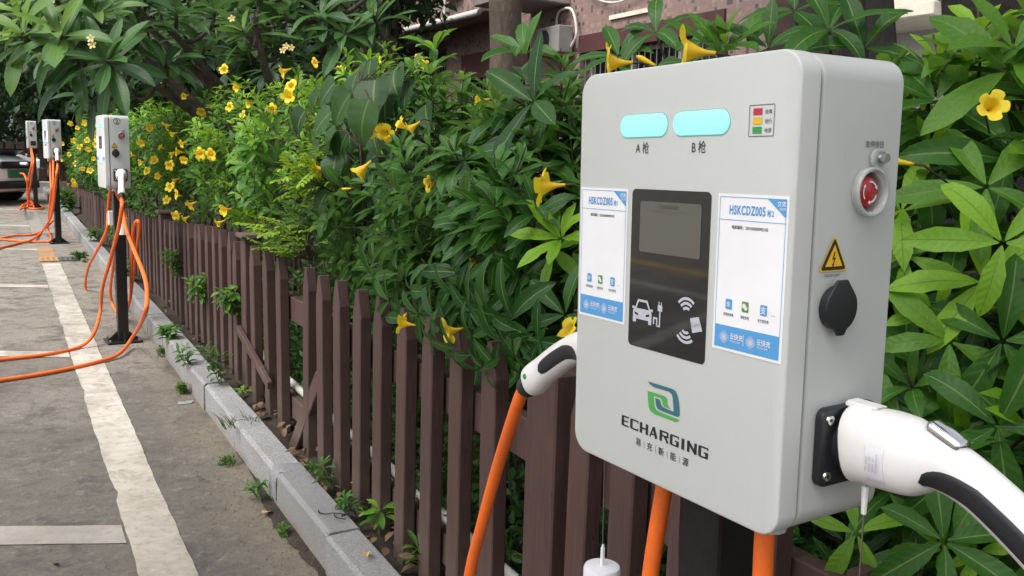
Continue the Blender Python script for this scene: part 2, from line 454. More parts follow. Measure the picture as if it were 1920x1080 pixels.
# ================================================================ kerb
KX = 1.0
kerb_len = .7725
def kx(Y): return 1.023 - .006*max(0, Y-3)       # the kerb drifts a little towards the lot
kb = BM()
for k in range(40):
    y = .04 + k*kerb_len*1.0
    kb.box((kx(y)+.0075, y+.0, gz(y)-.05), (kx(y)+.122, y+kerb_len, gz(y)+.1585), 0)
kerb = tag(kb.build('kerb', 'mortar'), 'grey granite kerb along the fence', 'kerb', kind='structure')
kerb_meshes = []
for q in range(4):
    b = BM(); t = bmesh.new(); bmesh.ops.create_cube(t, size=1)
    lo, hi = (0, .0085, -.05), (.132, kerb_len-.0085, .165)
    for w in t.verts:
        w.co = Vector([lo[i] if w.co[i] < 0 else hi[i] for i in range(3)])
    fe = [e for e in t.edges if all(abs(w.co.x) < 1e-5 and abs(w.co.z-.165) < 1e-5 for w in e.verts)]
    bmesh.ops.bevel(t, geom=fe, offset=.014, segments=1, affect='EDGES')
    oth = [e for e in t.edges if e.calc_length() > .05 and min(w.co.z for w in e.verts) > -.04]
    bmesh.ops.bevel(t, geom=oth, offset=.0025, segments=1, affect='EDGES')
    for w in t.verts: w.co += Vector((rng.uniform(-.002, .002), 0, rng.uniform(-.0015, .0015)))
    b.add(t); o = b.build('kerb_stone', 'granite'); kerb_meshes.append(o.data); bpy.data.objects.remove(o)
for k in range(40):
    y = .04 + k*kerb_len
    o = bpy.data.objects.new('kerb_stone', kerb_meshes[k % 4]); link(o, kerb)
    dz = rng.uniform(-.003, .003)
    o.location = (kx(y)+rng.uniform(-.003, .003), y, gz(y)+dz)
    o.rotation_euler = (math.atan(SLOPE)+rng.uniform(-.002, .002), 0, .006+rng.uniform(-.003, .003))
# smeared mortar repair over one joint
yj = .04 + 5*kerb_len
v = []; f = []
rr = random.Random(3)
for i in range(9):
    for j in range(7):
        a = i/8; bb = j/6
        y = yj - .055 + .115*bb + rr.uniform(-.008, .008)*(1 if 0 < i < 8 else .3) - .05*a
        wob = rr.uniform(0, .004)
        if a < .45: s = a/.45; x = kx(yj) - .005 - wob; z = .03 + .132*s
        else: s = (a-.45)/.55; x = kx(yj)+.003+.125*s; z = .1665 + wob
        edge = (j in (0, 6)); 
        v.append((x + (.004 if edge and a < .45 else 0), y, gz(y) + z - (.003 if edge and a >= .45 else 0)))
for i in range(8):
    for j in range(6): f.append((i*7+j, i*7+j+1, (i+1)*7+j+1, (i+1)*7+j))
from_vf('mortar_patch', v, f, 'mortar_grey', kerb, True)

# broken edge filled with dark soil along the kerb foot
v = []; f = []; rr = random.Random(11); w_ = .05
for k in range(120):
    y = 2.0+k*.022; w_ = min(.085, max(.008, w_+rr.uniform(-.012, .012))); e = w_*(1 if y < 3.6 else max(.15, 1-(y-3.6)/.9))
    for j in range(4):
        a = j/3; v.append((kx(y)+.006-e*(1-a), y+rr.uniform(-.006, .006), gz(y)+.004+(0 if j == 0 else rr.uniform(.0, .006))))
for k in range(119):
    for j in range(3): f.append((k*4+j, k*4+j+1, (k+1)*4+j+1, (k+1)*4+j))
tag(from_vf('dirt_gap', v, f, 'soil'), 'dark soil in the broken edge along the kerb foot', 'soil', kind='structure')
# planting bed behind the kerb
xs = [1.125+.12*i for i in range(8)] + [2.3, 2.8, 3.4, 4.2, 5.2, 6.4, 12]
ys = [-6+.3*k for k in range(20)] + [.15*k for k in range(70)] + [10.5+.5*k for k in range(45)] + [33, 45]
v, f = strip_vf(xs, ys, lambda x, y: gz(y)+.105+.03*math.sin(x*9+y*5)*math.cos(y*3.1-x*4)+rng.uniform(-.012, .012))
tag(from_vf('planting_bed', v, f, 'soil', smooth=True), 'dark soil of the planting bed behind the kerb', 'soil', kind='structure')

# ================================================================ picket fence
FX = 1.24
fence = empty('picket_fence', (FX, 1, .15), label='dark brown wooden picket fence standing behind the kerb', cat='fence')
F0 = Vector(fence.location)
def ftop(Y):
    t = [(-5, 1.133), (5.0, 1.133), (5.6, 1.16), (6.3, 1.165), (7.7, 1.08), (10, 1.0), (15.7, .95), (18.2, .92), (24, .85), (40, 1.1)]
    for (a, za), (b, zb) in zip(t, t[1:]):
        if a <= Y <= b: return za+(zb-za)*(Y-a)/(b-a)
    return 1.
PW, PT = .089, .05
picket_mesh = {}
def picket(Y, top, bot, lean=0., leanx=0., w=PW):
    h = round(top-bot, 2); key = (h, w)
    if key not in picket_mesh:
        b = BM(); t = bmesh.new(); s = .11
        pr = [(-w/2, 0), (w/2, 0), (w/2, h-s), (.012, h), (-.012, h), (-w/2, h-s)]
        vs = [t.verts.new((0, y, z)) for y, z in pr]; fc = t.faces.new(vs)
        r = bmesh.ops.extrude_face_region(t, geom=[fc])
        bmesh.ops.translate(t, verts=[g for g in r['geom'] if isinstance(g, bmesh.types.BMVert)], vec=(PT, 0, 0))
        bmesh.ops.recalc_face_normals(t, faces=t.faces[:])
        bmesh.ops.bevel(t, geom=[e for e in t.edges if e.calc_length() > .08], offset=.004, segments=1, affect='EDGES')
        b.add(t); o = b.build('picket', 'fence_brown'); picket_mesh[key] = o.data; bpy.data.objects.remove(o)
    o = bpy.data.objects.new('picket', picket_mesh[key]); link(o, fence)
    o.location = Vector((FX + rng.uniform(-.004, .004), Y, bot)) - F0
    o.rotation_euler = (lean + rng.uniform(-.006, .006), leanx + rng.uniform(-.008, .008), rng.uniform(-.02, .02))
def rail(y0, y1, z0a, z0b, h=.13, t=.045, x=FX+.056):
    """one board between two posts"""
    b = BM(); v = []
    for y, z in ((y0, z0a), (y1, z0b)):
        for x_, z_ in ((x, z), (x+t, z), (x+t, z+h), (x, z+h)): v.append(Vector((x_, y, z_))-F0)
    fs = [(0, 1, 2, 3), (7, 6, 5, 4), (0, 4, 5, 1), (1, 5, 6, 2), (2, 6, 7, 3), (3, 7, 4, 0)]
    b.vf(v, fs); bmesh.ops.recalc_face_normals(b.b, faces=b.b.faces[:]); bmesh.ops.bevel(b.b, geom=b.b.edges[:], offset=.004, segments=1, affect='EDGES')
    b.build('rail', 'fence_brown', fence)
def post(Y, top, w=.12, cap=True, d=.1, x=FX+.0):
    b = BM(); b.box((-.0, -w/2, -.05), (d, w/2, top-(gz(Y)+.1)), .005)
    o = b.build('post', 'fence_brown', fence); o.location = Vector((x, Y, gz(Y)+.1))-F0
    if cap:
        c = BM(); c.box((-.025, -w/2-.025, 0), (d+.025, w/2+.025, .028), .006); q = c.build('cap', 'fence_brown', o)
        q.location = (0, 0, top-(gz(Y)+.1)+.0005)
# pickets of the near bays, as measured; further on one every 0.24 m
lefts = [(4.19, 0), (3.93, 0), (3.70, 0), (3.455, 0), (3.225, 0), (2.985, 0), (2.755, 0), (2.535, 0), (2.31, 0), (1.83, 0), (1.64, 0), (1.43, 0), (1.20, 0), (.985, 0), (.76, 0), (.53, 0), (.3, 0)]
for L, le in lefts: picket(L-PW/2, ftop(L) if L > 1.05 else .985, gz(L)+.09, le)
picket(5.16, 1.14, .2, .0)
picket(4.86, 1.138, .19, -.03); picket(4.60, 1.133, .19, -.022)
for k, Y in enumerate([5.62, 5.80, 6.04, 6.24, 6.5, 6.72, 6.95, 7.2, 7.42, 7.66, 7.9, 8.14, 8.4]): picket(Y, ftop(Y)-(.04 if k == 0 else 0), gz(Y)+.1, rng.uniform(-.01, .01))
Y = 8.9
while Y < 27:
    picket(Y, ftop(Y)+rng.uniform(-.012, .012), gz(Y)+.1, rng.uniform(-.012, .012)); Y += .235
for Y, tp, w, cp in ((1.965, 1.115, .15, False), (5.40, 1.165, .115, True), (8.65, 1.10, .12, True), (12.0, 1.03, .12, False), (15.4, 1.0, .12, False), (18.7, .99, .12, False), (22.1, .98, .12, False), (25.5, .98, .12, False), (.12, 1.0, .12, False)):
    post(Y, tp, w, cp)
PY = [.12, 1.965, 5.40, 8.65, 12.0, 15.4, 18.7, 22.1, 25.5]
for a, b_ in zip(PY, PY[1:]):
    ta, tb = ftop(a)-.34, ftop(b_)-.34
    if b_ < 6: ta = tb = .798
    rail(a+.07, b_-.07, ta, tb)
    rail(a+.07, b_-.07, gz(a)+.19 if a > 2 else .235, gz(b_)+.17, .115)
# loose diagonal boards
def board(p, q, w, t, name):
    p, q = Vector(p), Vector(q); d = (q-p); L = d.length; d.normalize(); n = Vector((-1, 0, 0)); s = n.cross(d).normalized()
    M = Matrix((d, s, d.cross(s))).transposed().to_4x4(); M.translation = p-F0
    b = BM(); b.box((0, -w/2, 0), (L, w/2, t), .004, M=M); b.build(name, 'fence_brown', fence)
board((1.282, 3.97, .63), (1.262, 4.37, .15), .085, .03, 'brace')
board((1.236, 5.46, .60), (1.230, 4.70, .42), .045, .03, 'brace')
board((1.30, 5.60, .30), (1.29, 5.85, .60), .08, .03, 'brace')
# white conduit lying behind the fence
b = BM(); b.tube(spline([(1.42, 6.2, .40), (1.42, 5.0, .345), (1.42, 4.0, .325), (1.42, 3.2, .315), (1.43, 2.4, .28), (1.44, 1.2, .26)], 6), .022, 10)
tag(b.build('conduit_pipe', 'pvc_white', smooth=True), 'pale plastic conduit running low behind the pickets', 'pipe')

# ================================================================ houses behind the hedge
WX = 6.5
pink = empty('apartment_house', (WX, 12, .2), label='pink mosaic tiled house wall behind the hedge', cat='building')
P0 = Vector(pink.location)
def pbox(name, lo, hi, m, parent=pink, bev=.0, sub=None):
    b = BM(); b.box(Vector(lo)-P0, Vector(hi)-P0, bev); return b.build(name, m, parent)
# wall with window openings: built from panels around the openings
wins = [(7.0, 9.64, 1.75, 3.06), (11.0, 12.97, 1.75, 2.93), (13.6, 15.9, 1.8, 3.3)]
ys = [6.4] + [q for w in wins for q in w[:2]] + [20.]
for k in range(0, len(ys), 2): pbox('wall', (WX, ys[k], -.2), (WX+4, ys[k+1], 7.5), 'mosaic_tile')
for y0, y1, z0, z1 in wins:
    pbox('wall', (WX+.001, y0, -.2), (WX+3.9, y1, z0), 'mosaic_tile'); pbox('wall', (WX+.001, y0, z1+.2), (WX+3.9, y1, 7.49), 'mosaic_tile')
    w = pbox('window', (WX+.22, y0, z0), (WX+.25, y1, z1), 'window_dark')
    fr = BM()
    for z in (z0, z1-.05): fr.box(Vector((WX+.17, y0, z))-P0, Vector((WX+.215, y1, z+.05))-P0)
    for y in np.linspace(y0, y1-.05, 4): fr.box(Vector((WX+.165, y, z0+.05))-P0, Vector((WX+.21, y+.05, z1-.05))-P0)
    fr.build('window_frame', 'pvc_white', w)
    br = BM(); yy = y0+.06
    while yy < y1: br.cyl(Vector((WX+.06, yy, z0))-P0, Vector((WX+.06, yy, z1))-P0, .008, 6); yy += .11
    br.build('bars', 'steel_bar', w)
pbox('lintel', (WX-.03, 7.0, 3.05), (WX+.2, 9.645, 3.27), 'lintel_red', bev=.004)
pbox('lintel', (WX-.03, 10.9, 2.92), (WX+.2, 12.99, 3.31), 'lintel_red', bev=.004)
pbox('ledge', (WX-.35, 13.5, 3.60), (WX+.01, 16.2, 3.72), 'soffit_plaster', bev=.01)
pbox('balcony', (WX-.5, 11.3, 3.74), (WX-.002, 19.6, 5.1), 'mosaic_tile', bev=.01)
pbox('canopy_slab', (WX-.9, 9.9, 3.70), (WX-.004, 10.9, 3.80), 'soffit_plaster', bev=.01)
pbox('trim_strip', (WX-.03, 8.1, 3.39), (WX-.003, 9.0, 3.44), 'eave_board')
# pipes and cables on it
b = BM(); b.tube([(WX-.56, 19.0, 3.84), (WX-.56, 11.4, 3.73), (WX-.56, 11.3, 3.78), (WX-.56, 11.27, 6.5)], .045, 12)
tag(b.build('drain_pipe', 'pvc_white', smooth=True), 'white drain pipe running under the tiled balcony front', 'pipe')
b = BM(); b.tube([(WX-.65, 12.35, 5.6), (WX-.65, 12.35, 3.72), (WX-.65, 12.1, 3.70)], .03, 10)
gp = tag(b.build('vent_pipe', 'pipe_grey', smooth=True), 'thin grey upright pipe in front of the tiled balcony', 'pipe')
b = BM(); b.box((WX-.62, 12.0, 4.02), (WX-.52, 12.5, 4.07)); b.build('bracket', 'rust_orange', gp)
b = BM(); b.tube(spline([(WX-.02, 10.2, 3.42), (WX-.05, 10.1, 3.62), (WX-.08, 9.75, 3.6), (WX-.08, 9.62, 3.3), (WX-.08, 9.75, 3.12)], 8), .018, 8)
tag(b.build('refrigerant_hose', 'pvc_white', smooth=True), 'looped pale hose beside the air conditioner', 'hose')
b = BM(); b.tube(spline([(WX-.05, 9.7, 3.9), (WX-.06, 9.1, 3.62), (WX-.06, 8.6, 3.58), (WX-.05, 8.0, 3.75)], 8), .012, 6)
tag(b.build('wall_cable', 'pvc_white', smooth=True), 'white cable sagging across the tiled wall', 'cable')
ac = empty('air_conditioner', (WX-.4, 10.2, 3.03), label='old white air conditioner unit on the tiled wall', cat='air conditioner')
b = BM(); b.box((0, -.4, 0), (.33, .4, .5), .02, 2); b.build('casing', 'ac_white', ac)
b = BM(); b.cyl((-.012, .12, .25), (.005, .12, .25), .2, 24); b.build('fan_grille', 'black_rubber', ac)
for yy in (-.35, .3):
    b = BM(); b.box((.0, yy, -.05), (.4, yy+.05, -.004)); b.build('bracket', 'rust_orange', ac)
ac.scale = (.68, .68, .68); ac.location = (WX-.28, 10.0, 3.06)
# grey stained house on the right
grey = empty('plastered_house', (6.2, 4, .1), label='stained grey plaster house with a pale board eave', cat='building')
b = BM(); b.box((0, -7.5, -.3), (4, 1.85, 3.35)); b.build('wall', 'stained_wall', grey)
b = BM()
for k in range(3): b.box((-.6+k*.05, .0-k*.03, 2.65+k*.1), (.004, .85, 2.745+k*.1), .008)
b.build('eave', 'eave_board', grey)
b = BM(); b.vf([(-.3, -7.8, 3.36), (-.3, 1.9, 3.36), (2.5, 1.9, 4.6), (2.5, -7.8, 4.6), (4.5, 1.9, 3.3), (4.5, -7.8, 3.3)], [(0, 1, 2, 3), (3, 2, 4, 5), (0, 3, 5), (1, 4, 2)])
b.build('roof', 'roof_tin', grey)
# ================================================================ charging stations
def m_powder(name, col):
    t = NT(name); n1 = t.noise(420, 2, .5); n2 = t.noise(5, 6, .6); n3 = t.noise(1.7, 4, .5)
    c = t.mix(t.rng(n2, .35, .75, 0, .22), col, tuple(v*.9 for v in col))
    c = t.mix(t.rng(t.noise(230, 2, .5), .78, .82, 0, .7), c, (.12, .11, .10))
    stk = t.noise(9, 7, .65, vec=t.mapping((6, 6, .35))); c = t.mix(t.rng(stk, .55, .78, 0, .13), c, tuple(v*.80 for v in col))
    c = t.mix(t.rng(t.noise(3, 8, .7, dist=.6), .56, .74, 0, .22), c, (.40, .37, .32))
    t.set(Base_Color=c, Roughness=t.rng(n3, .3, .7, .36, .46), Normal=t.bump(n1, .06, .002))
m_powder('powder_grey', (.46, .475, .46))
m_powder('powder_door', (.545, .556, .54))
mat('seal_grey', (.20, .205, .20), .6)
mat('seal_dark', (.05, .052, .052), .8)
mat('black_plastic', (.014, .015, .018), .42, bump=(300, .08))
mat('black_steel', (.009, .009, .010), .35, var=(20, .3), bump=(120, .08))
mat('sticker_white', (.84, .835, .85), .5, var=(9, .04))
mat('print_blue', (.075, .30, .62), .5)
mat('print_lightblue', (.085, .33, .66), .45)
mat('print_white', (.78, .78, .80), .5)
mat('print_black', (.02, .019, .024), .5)
mat('print_grey', (.26, .26, .28), .5)
mat('print_red', (.50, .02, .045), .5)
mat('print_yellow', (.78, .47, .015), .5)
mat('print_green', (.03, .30, .07), .5)
mat('logo_teal', (.035, .145, .165), .45)
mat('logo_green', (.07, .36, .075), .45)
mat('chat_green', (.10, .28, .05), .5)
mat('screen_glass', (.007, .008, .0095), .05, spec=.6, coat=.5)
mat('display_grey', (.095, .092, .078), .08, spec=.5, coat=.8)
mat('display_print', (.09, .088, .078), .2)
mat('icon_silver', (.50, .51, .56), .4)
mat('stop_red', (.42, .012, .018), .35, coat=.2)
mat('steel', (.55, .55, .55), .22, metal=1)
mat('chrome', (.75, .75, .76), .08, metal=1)
mat('white_plastic', (.77, .75, .74), .34, coat=.15, var=(22, .05))
mat('white_cap', (.70, .68, .74), .35)
def m_clear():
    t = NT('clear_plastic'); t.set(Base_Color=(.80, .82, .81), Roughness=.12, IOR=1.45)
    t.p.inputs['Transmission Weight'].default_value = .65
m_clear()
def m_orange():
    t = NT('cable_orange'); n = t.noise(25, 5, .6)
    c = t.mix(t.rng(n, .45, .8, 0, .35), (.86, .155, .016), (.58, .12, .03)); c = t.mix(t.rng(t.noise(160, 3, .5), .62, .7, 0, .35), c, (.30, .09, .04)); t.set(Base_Color=c, Roughness=.5)
m_orange()
def m_lamp():
    t = NT('lamp_cyan')
    t.set(Base_Color=(.16, .42, .41), Roughness=.3, Emission_Color=(.30, .95, .88)); t.p.inputs['Emission Strength'].default_value = .50
m_lamp()
mat('lamp_rim', (.30, .42, .41), .4)

BW, BH, BD = .3972, .55, .1727
SD = SIDE(BW)
BOXO = Vector((-.111, .197, 1.222))          # box origin relative to the pole foot
LETTERS = {   # strokes on a 10 x 10 cell: (x0,y0,x1,y1,width)
 'E': [(1.6,.3,1.6,9.7,3.0), (1,9.3,10,9.3,1.3), (1,5,9,5,1.2), (1,.7,10,.7,1.3)],
 'C': [(1.6,.6,1.6,9.4,3.0), (1.2,9.3,9.6,9.3,1.3), (9.3,9.6,9.3,7.4,1.2), (1.2,.7,9.6,.7,1.3), (9.3,.4,9.3,2.6,1.2)],
 'H': [(1.6,0,1.6,10,3.0), (8.4,0,8.4,10,3.0), (2,5,8,5,1.4)],
 'A': [(1,0,5,10,1.6), (8.4,0,4.9,10,3.0), (2.2,3,7.4,3,1.2)],
 'R': [(1.6,0,1.6,10,3.0), (1,9.3,9.4,9.3,1.4), (8.7,9.9,8.7,5.2,2.0), (2,5.4,9.6,5.4,1.3), (5.6,5.4,9.2,0,2.4)],
 'G': [(1.6,.6,1.6,9.4,3.0), (1.2,9.3,9.6,9.3,1.3), (9.3,9.6,9.3,7.6,1.2), (1.2,.7,9.4,.7,1.3), (8.4,.4,8.4,5,3.0), (5.6,4.8,9.8,4.8,1.2)],
 'I': [(1.6,0,1.6,10,3.2)],
 'N': [(1.6,0,1.6,10,2.8), (8.6,0,8.6,10,2.8), (1.2,9.6,8.8,.5,2.6)]}
def mm(pts): return [(x/1000, y/1000) for x, y in pts]
def disc_grid(cx, cy, r, parent, m, F, off, name='emblem'):
    polys = []
    for i in range(-4, 5):
        for j in range(-4, 5):
            d = math.hypot(i, j)
            if abs(i)+abs(j) <= 5 and d < 4.3:
                s = r/9*(1.15-d*.16)
                polys.append(circ(cx+i*r/4.4, cy+j*r/4.4, max(s, r*.03), 8))
    return flat(name, polys, F, m, parent, off)

def charger(name, loc, rot, label, hero=False, number=None, gun=True):
    root = empty(name, loc, rot, label, 'charging station', 'grey charging stations along the kerb')
    T = Matrix.Translation(BOXO)
    FR, SI = T @ FRONT, T @ SD
    # --- cabinet
    b = BM(); b.prism(rrect(.0008, .0008, BW-.0008, BH-.0008, .03, 8), -BD, -.0355, M=FR, bev=.0050); body = b.build('body', 'powder_grey', root, angle=40)
    b = BM(); b.cyl(SI @ Vector((.120, .3965, -.034)), SI @ Vector((.120, .3965, .02)), .0236, 40); cut = b.build('cutter', 'seal_grey')
    bpy.context.view_layer.update(); cut.matrix_world = root.matrix_world.copy()
    mo = body.modifiers.new('hole', 'BOOLEAN'); mo.operation = 'DIFFERENCE'; mo.object = cut; mo.solver = 'EXACT'; bpy.context.view_layer.update()
    dg = bpy.context.evaluated_depsgraph_get(); nm_ = bpy.data.meshes.new_from_object(body.evaluated_get(dg)); body.modifiers.clear(); body.data = nm_; nm_.name = 'body'
    bpy.data.objects.remove(cut); nm_.materials.clear(); nm_.materials.append(MATS['powder_grey']); nm_.set_sharp_from_angle(angle=R_(40))
    b = BM(); b.prism(rrect(.009, .009, BW-.009, BH-.009, .024, 8), -.038, -.026, M=FR); b.build('seal', 'seal_dark', root)
    b = BM(); b.prism(rrect(0, 0, BW, BH, .03, 8), -.0295, 0, M=FR, bev=.0028); b.build('door', 'powder_door', root, angle=40)
    # --- pole
    b = BM(); b.box((-.04, -.04, .004), (.04, .04, 1.218), .006, 2); pole = b.build('pole', 'black_steel', root)
    b = BM(); b.box((-.13, -.11, .0), (.13, .11, .012), .003)
    for sx, sy in ((1, 0), (-1, 0), (0, 1), (0, -1)):
        A = Matrix.Rotation(math.atan2(sy, sx), 4, 'Z')
        b.vf([A @ Vector(q) for q in ((.038, -.004, .012), (.11, -.004, .012), (.11, -.004, .02), (.038, -.004, .085), (.038, .004, .012), (.11, .004, .012), (.11, .004, .02), (.038, .004, .085))],
             [(0, 1, 2, 3), (7, 6, 5, 4), (0, 4, 5, 1), (1, 5, 6, 2), (2, 6, 7, 3)])
    fl = b.build('foot_plate', 'black_steel', root)
    for sx in (-1, 1):
        for sy in (-1, 1):
            q = BM(); q.cyl((sx*.105, sy*.085, .0125), (sx*.105, sy*.085, .03), .009, 6); q.build('bolt', 'steel', fl)
    b = BM()
    for z in (.0,): b.cyl((.0, 0, 1.18), (.0, 0, 1.219), .05, 6)
    b.build('collar', 'black_steel', root)
    for u in (.13, .33):
        b = BM(); b.cyl(T @ Vector((.066, -u, -.022)), T @ Vector((.066, -u, .002)), .019, 12); b.build('cable_gland', 'pvc_white' if not hero else 'powder_grey', root)
    # --- lamps on the door
    for k, (u0, u1) in enumerate(((.094, .187), (.199, .295))):
        flat('lamp_rim', [rrect(u0-.0012, .4598, u1+.0012, .4912, .0145, 8)], FR, 'lamp_rim', root, .0004)
        b = BM(); b.prism(rrect(u0, .461, u1, .490, .0138, 8), 0, .0025, M=FR, bev=.0018); b.build('indicator_lamp', 'lamp_cyan', root, angle=60)
    # --- screen window
    sc = flat('screen', [rrect(.122, .181, .271, .393, .007)], FR, 'screen_glass', root, .0006)
    flat('display', [rrect(.140, .3105, .2555, .3775, .003)], FR, 'display_grey', sc, .0010)
    for u0 in (.006, .283):
        st = BM(); st.box((u0, .206, .0002), (u0+.107, .392, .0008), M=FR); st = st.build('sticker', 'sticker_white', root)
        if not hero:
            flat('print', [[(u0+.003, .209), (u0+.104, .209), (u0+.104, .237), (u0+.003, .237)]], FR, 'print_lightblue', st, .0012); continue
        o = .0012
        flat('print', [[(u0+.0035, .2095), (u0+.1035, .2095), (u0+.1035, .2365), (u0+.0035, .2365)]], FR, 'print_lightblue', st, o)
        w = .0007; x0, x1 = u0+.0035, u0+.1035
        flat('frame_line', [bar(x0, .236, x0, .3885, w), bar(x1, .236, x1, .3885, w), bar(x0, .3885, x1, .3885, w), bar(x0, .362, x1, .362, w)], FR, 'print_blue', st, o)
        flat('corner_flag', [[(x1-.027, .3885), (x1, .3885), (x1, .368)]], FR, 'print_lightblue', st, .0014)
        text('lettering', '交流', x1-.0125, .3810, .0062, FR, 'print_white', st, .0018, .012)
        text('lettering', '7KW', x1-.0095, .3762, .0045, FR, 'print_white', st, .0018, .004)
        text('lettering', 'HSKCDZ005', u0+.0185, .3688, .0145, FR, 'print_blue', st, o, .030, .66, spc=1.10)
        text('lettering', '枪1' if u0 < .1 else '枪2', u0+.0765, .3690, .0085, FR, 'print_blue', st, o, .012, .8)
        text('lettering', '电桩编码：3201060000992101' if u0 < .1 else '电桩编码：3201060000992102', u0+.0235, .3520, .0050, FR, 'print_black', st, o, .012, .86)
        # three square app emblems
        for k, (cx, mt, cap) in enumerate(((u0+.0245, 'print_lightblue', '云快充充电'), (u0+.0505, 'chat_green', '微信充电'), (u0+.0785, 'print_lightblue', '支付宝充电'))):
            cy = .2625; em = flat('emblem', [rrect(cx-.0052, cy-.0062, cx+.0052, cy+.0062, .0017)], FR, mt, st, o)
            text('lettering', cap, cx, .2485, .0046, FR, 'print_black', st, o, .008, .72, 'CENTER')
            if k == 0: flat('emblem', [bar(cx-.003, cy+d, cx+.003, cy+d, .0008) for d in (-.0018, 0, .0018)] + [bar(cx, cy-.0032, cx, cy+.0032, .0008)], FR, 'print_white', st, .0018)
            elif k == 1: flat('emblem', [circ(cx-.0012, cy+.0012, .0029, 14), circ(cx+.0017, cy-.0014, .0025, 14)], FR, 'print_white', st, .0018)
            else: text('emblem', '支', cx, cy-.0034, .0092, FR, 'print_white', st, .0018, .014, .9, 'CENTER')
        flat('dots', [circ(u0+.0905+k*.0022, .2585, .0005, 8) for k in range(3)], FR, 'print_black', st, o)
        for k, cx in enumerate((u0+.0195, u0+.0615)):
            disc_grid(cx, .2225, .0078, st, 'print_white', FR, .0018)
            text('lettering', '云快充', cx+.0095, .2222, .0080, FR, 'print_white', st, .0018, .016, .86)
            text('lettering', 'YKCCN.COM', cx+.0097, .2180, .0034, FR, 'print_white', st, .0018, .0, .8)
        flat('divider', [bar(u0+.0505, .2165, u0+.0505, .2295, .0007)], FR, 'print_white', st, .0018)
    if hero:
        text('lettering', 'A 枪', .126, .4405, .0165, FR, 'print_black', root, .0006, .002, .84)
        text('lettering', 'B 枪', .2325, .4405, .0165, FR, 'print_black', root, .0006, .002, .84)
        w = .0007
        lg = flat('legend_frame', [bar(.3255, .492, .362, .492, w), bar(.3255, .4575, .362, .4575, w), bar(.3255, .492, .3255, .4575, w), bar(.362, .492, .362, .4575, w)], FR, 'print_black', root)
        for v0, mt, s in ((.481, 'print_red', '故障'), (.4708, 'print_yellow', '运行'), (.4606, 'print_green', '电源')):
            flat('legend_patch', [[(.331, v0), (.3445, v0), (.3445, v0+.0075), (.331, v0+.0075)]], FR, mt, lg)
            text('lettering', s, .3485, v0+.0012, .0052, FR, 'print_black', lg, .0006, .004)
        # display print (the two codes are left blank)
        text('lettering', '易充新能源', .186, .3695, .0055, FR, 'display_print', sc, .0013, .01)
        flat('print', [rrect(.176, .3685, .1835, .3745, .001), bar(.162, .3655, .236, .3655, .0005)], FR, 'display_print', sc, .0013)
        # car and plug icon
        C = lambda pts: [(.131+x*.0031, .2165+y*.0031) for x, y in pts]
        flat('icon', [C(p) for p in (
            [(0.2,4.2),(1.2,5.6),(11.8,5.6),(12.6,4.2),(12.6,-.6),(10.6,-.6),(10.6,.9),(2.4,.9),(2.4,-.6),(.2,-.6)],
            [(1.4,5.4),(2.4,5.4),(4,8.6),(9,8.6),(10.8,5.4),(11.8,5.4),(9.6,9.6),(3.4,9.6)],
            [(-.5,6.2),(1.4,6.2),(1.6,5.2),(-.1,5.0)], [(11.6,6.2),(13.5,6.2),(13.1,5.0),(11.4,5.2)],
            [(13.6,.2),(14.4,.2),(14.4,2.6),(15.6,2.6),(15.6,-.6),(16.4,-.6),(16.4,3.3),(13.6,3.3)],
            [(15.6,-.6),(18.2,-.6),(18.2,6.2),(17.4,6.2),(17.4,.2),(15.6,.2)],
            [(16.4,6.2),(19.2,6.2),(19.2,8.8),(16.4,8.8)], [(16.8,8.8),(17.3,8.8),(17.3,10.2),(16.8,10.2)], [(18.3,8.8),(18.8,8.8),(18.8,10.2),(18.3,10.2)])], FR, 'icon_silver', sc, .0013)
        flat('icon', [C([(1.4,3.0),(3.6,2.4),(3.9,3.3),(1.4,3.9)]), C([(9,2.4),(11.2,3.0),(11.2,3.9),(8.7,3.3)])], FR, 'screen_glass', sc, .0016)
        # card with radio waves
        flat('icon', [[(.243, .2355), (.2585, .2395), (.2655, .2225), (.248, .2175)]] +
             [arcband(.236, .240, r, r+.0036, 48, 140) for r in (.0055, .0115, .0175)] + [arcband(.236, .223, r, r+.0036, 218, 310) for r in (.0055, .0115, .0175)], FR, 'icon_silver', sc, .0013)
        rotc = Matrix.Translation((.247, .2250, 0)) @ Matrix.Rotation(R_(14), 4, 'Z')
        text('lettering', 'Card', 0, 0, .0072, FR @ rotc, 'print_grey', sc, .0018, 0)
        # maker's emblem and name
        flat('emblem', [mm([(166.1,138.1),(214.8,138.6),(221.1,136.9),(224.9,132.3),(228,124.9),(230.3,109.4),(229.9,106.6),(226.5,104.1),(192.8,104.5),(187.2,105.6),(184.1,109.3),(182,118.8),(191.2,118.7),(192.6,116.5),(194.3,112.4),(198.1,110.2),(217.3,108.9),(218.7,110.3),(215.8,127),(214.3,131),(207.9,133.3),(178.2,132.9),(170.5,134.9)])], FR, 'logo_teal', root)
        flat('emblem', [mm([(166.2,125),(199.1,125.6),(203.8,124.8),(205.2,122.6),(206,116.5),(209,112.9),(213.6,110.9),(199.9,111.3),(197,113.7),(195.4,118.4),(193.8,121.2),(190.1,121.6),(179.8,121.1),(178.5,119.8),(180.8,107.3),(185.4,103.2),(191.1,102.1),(229.7,101.2),(227.7,98.2),(224.2,96.7),(182,96.6),(173.3,98.9),(169.8,103.3),(167.8,111.8)])], FR, 'logo_green', root)
        polys = []
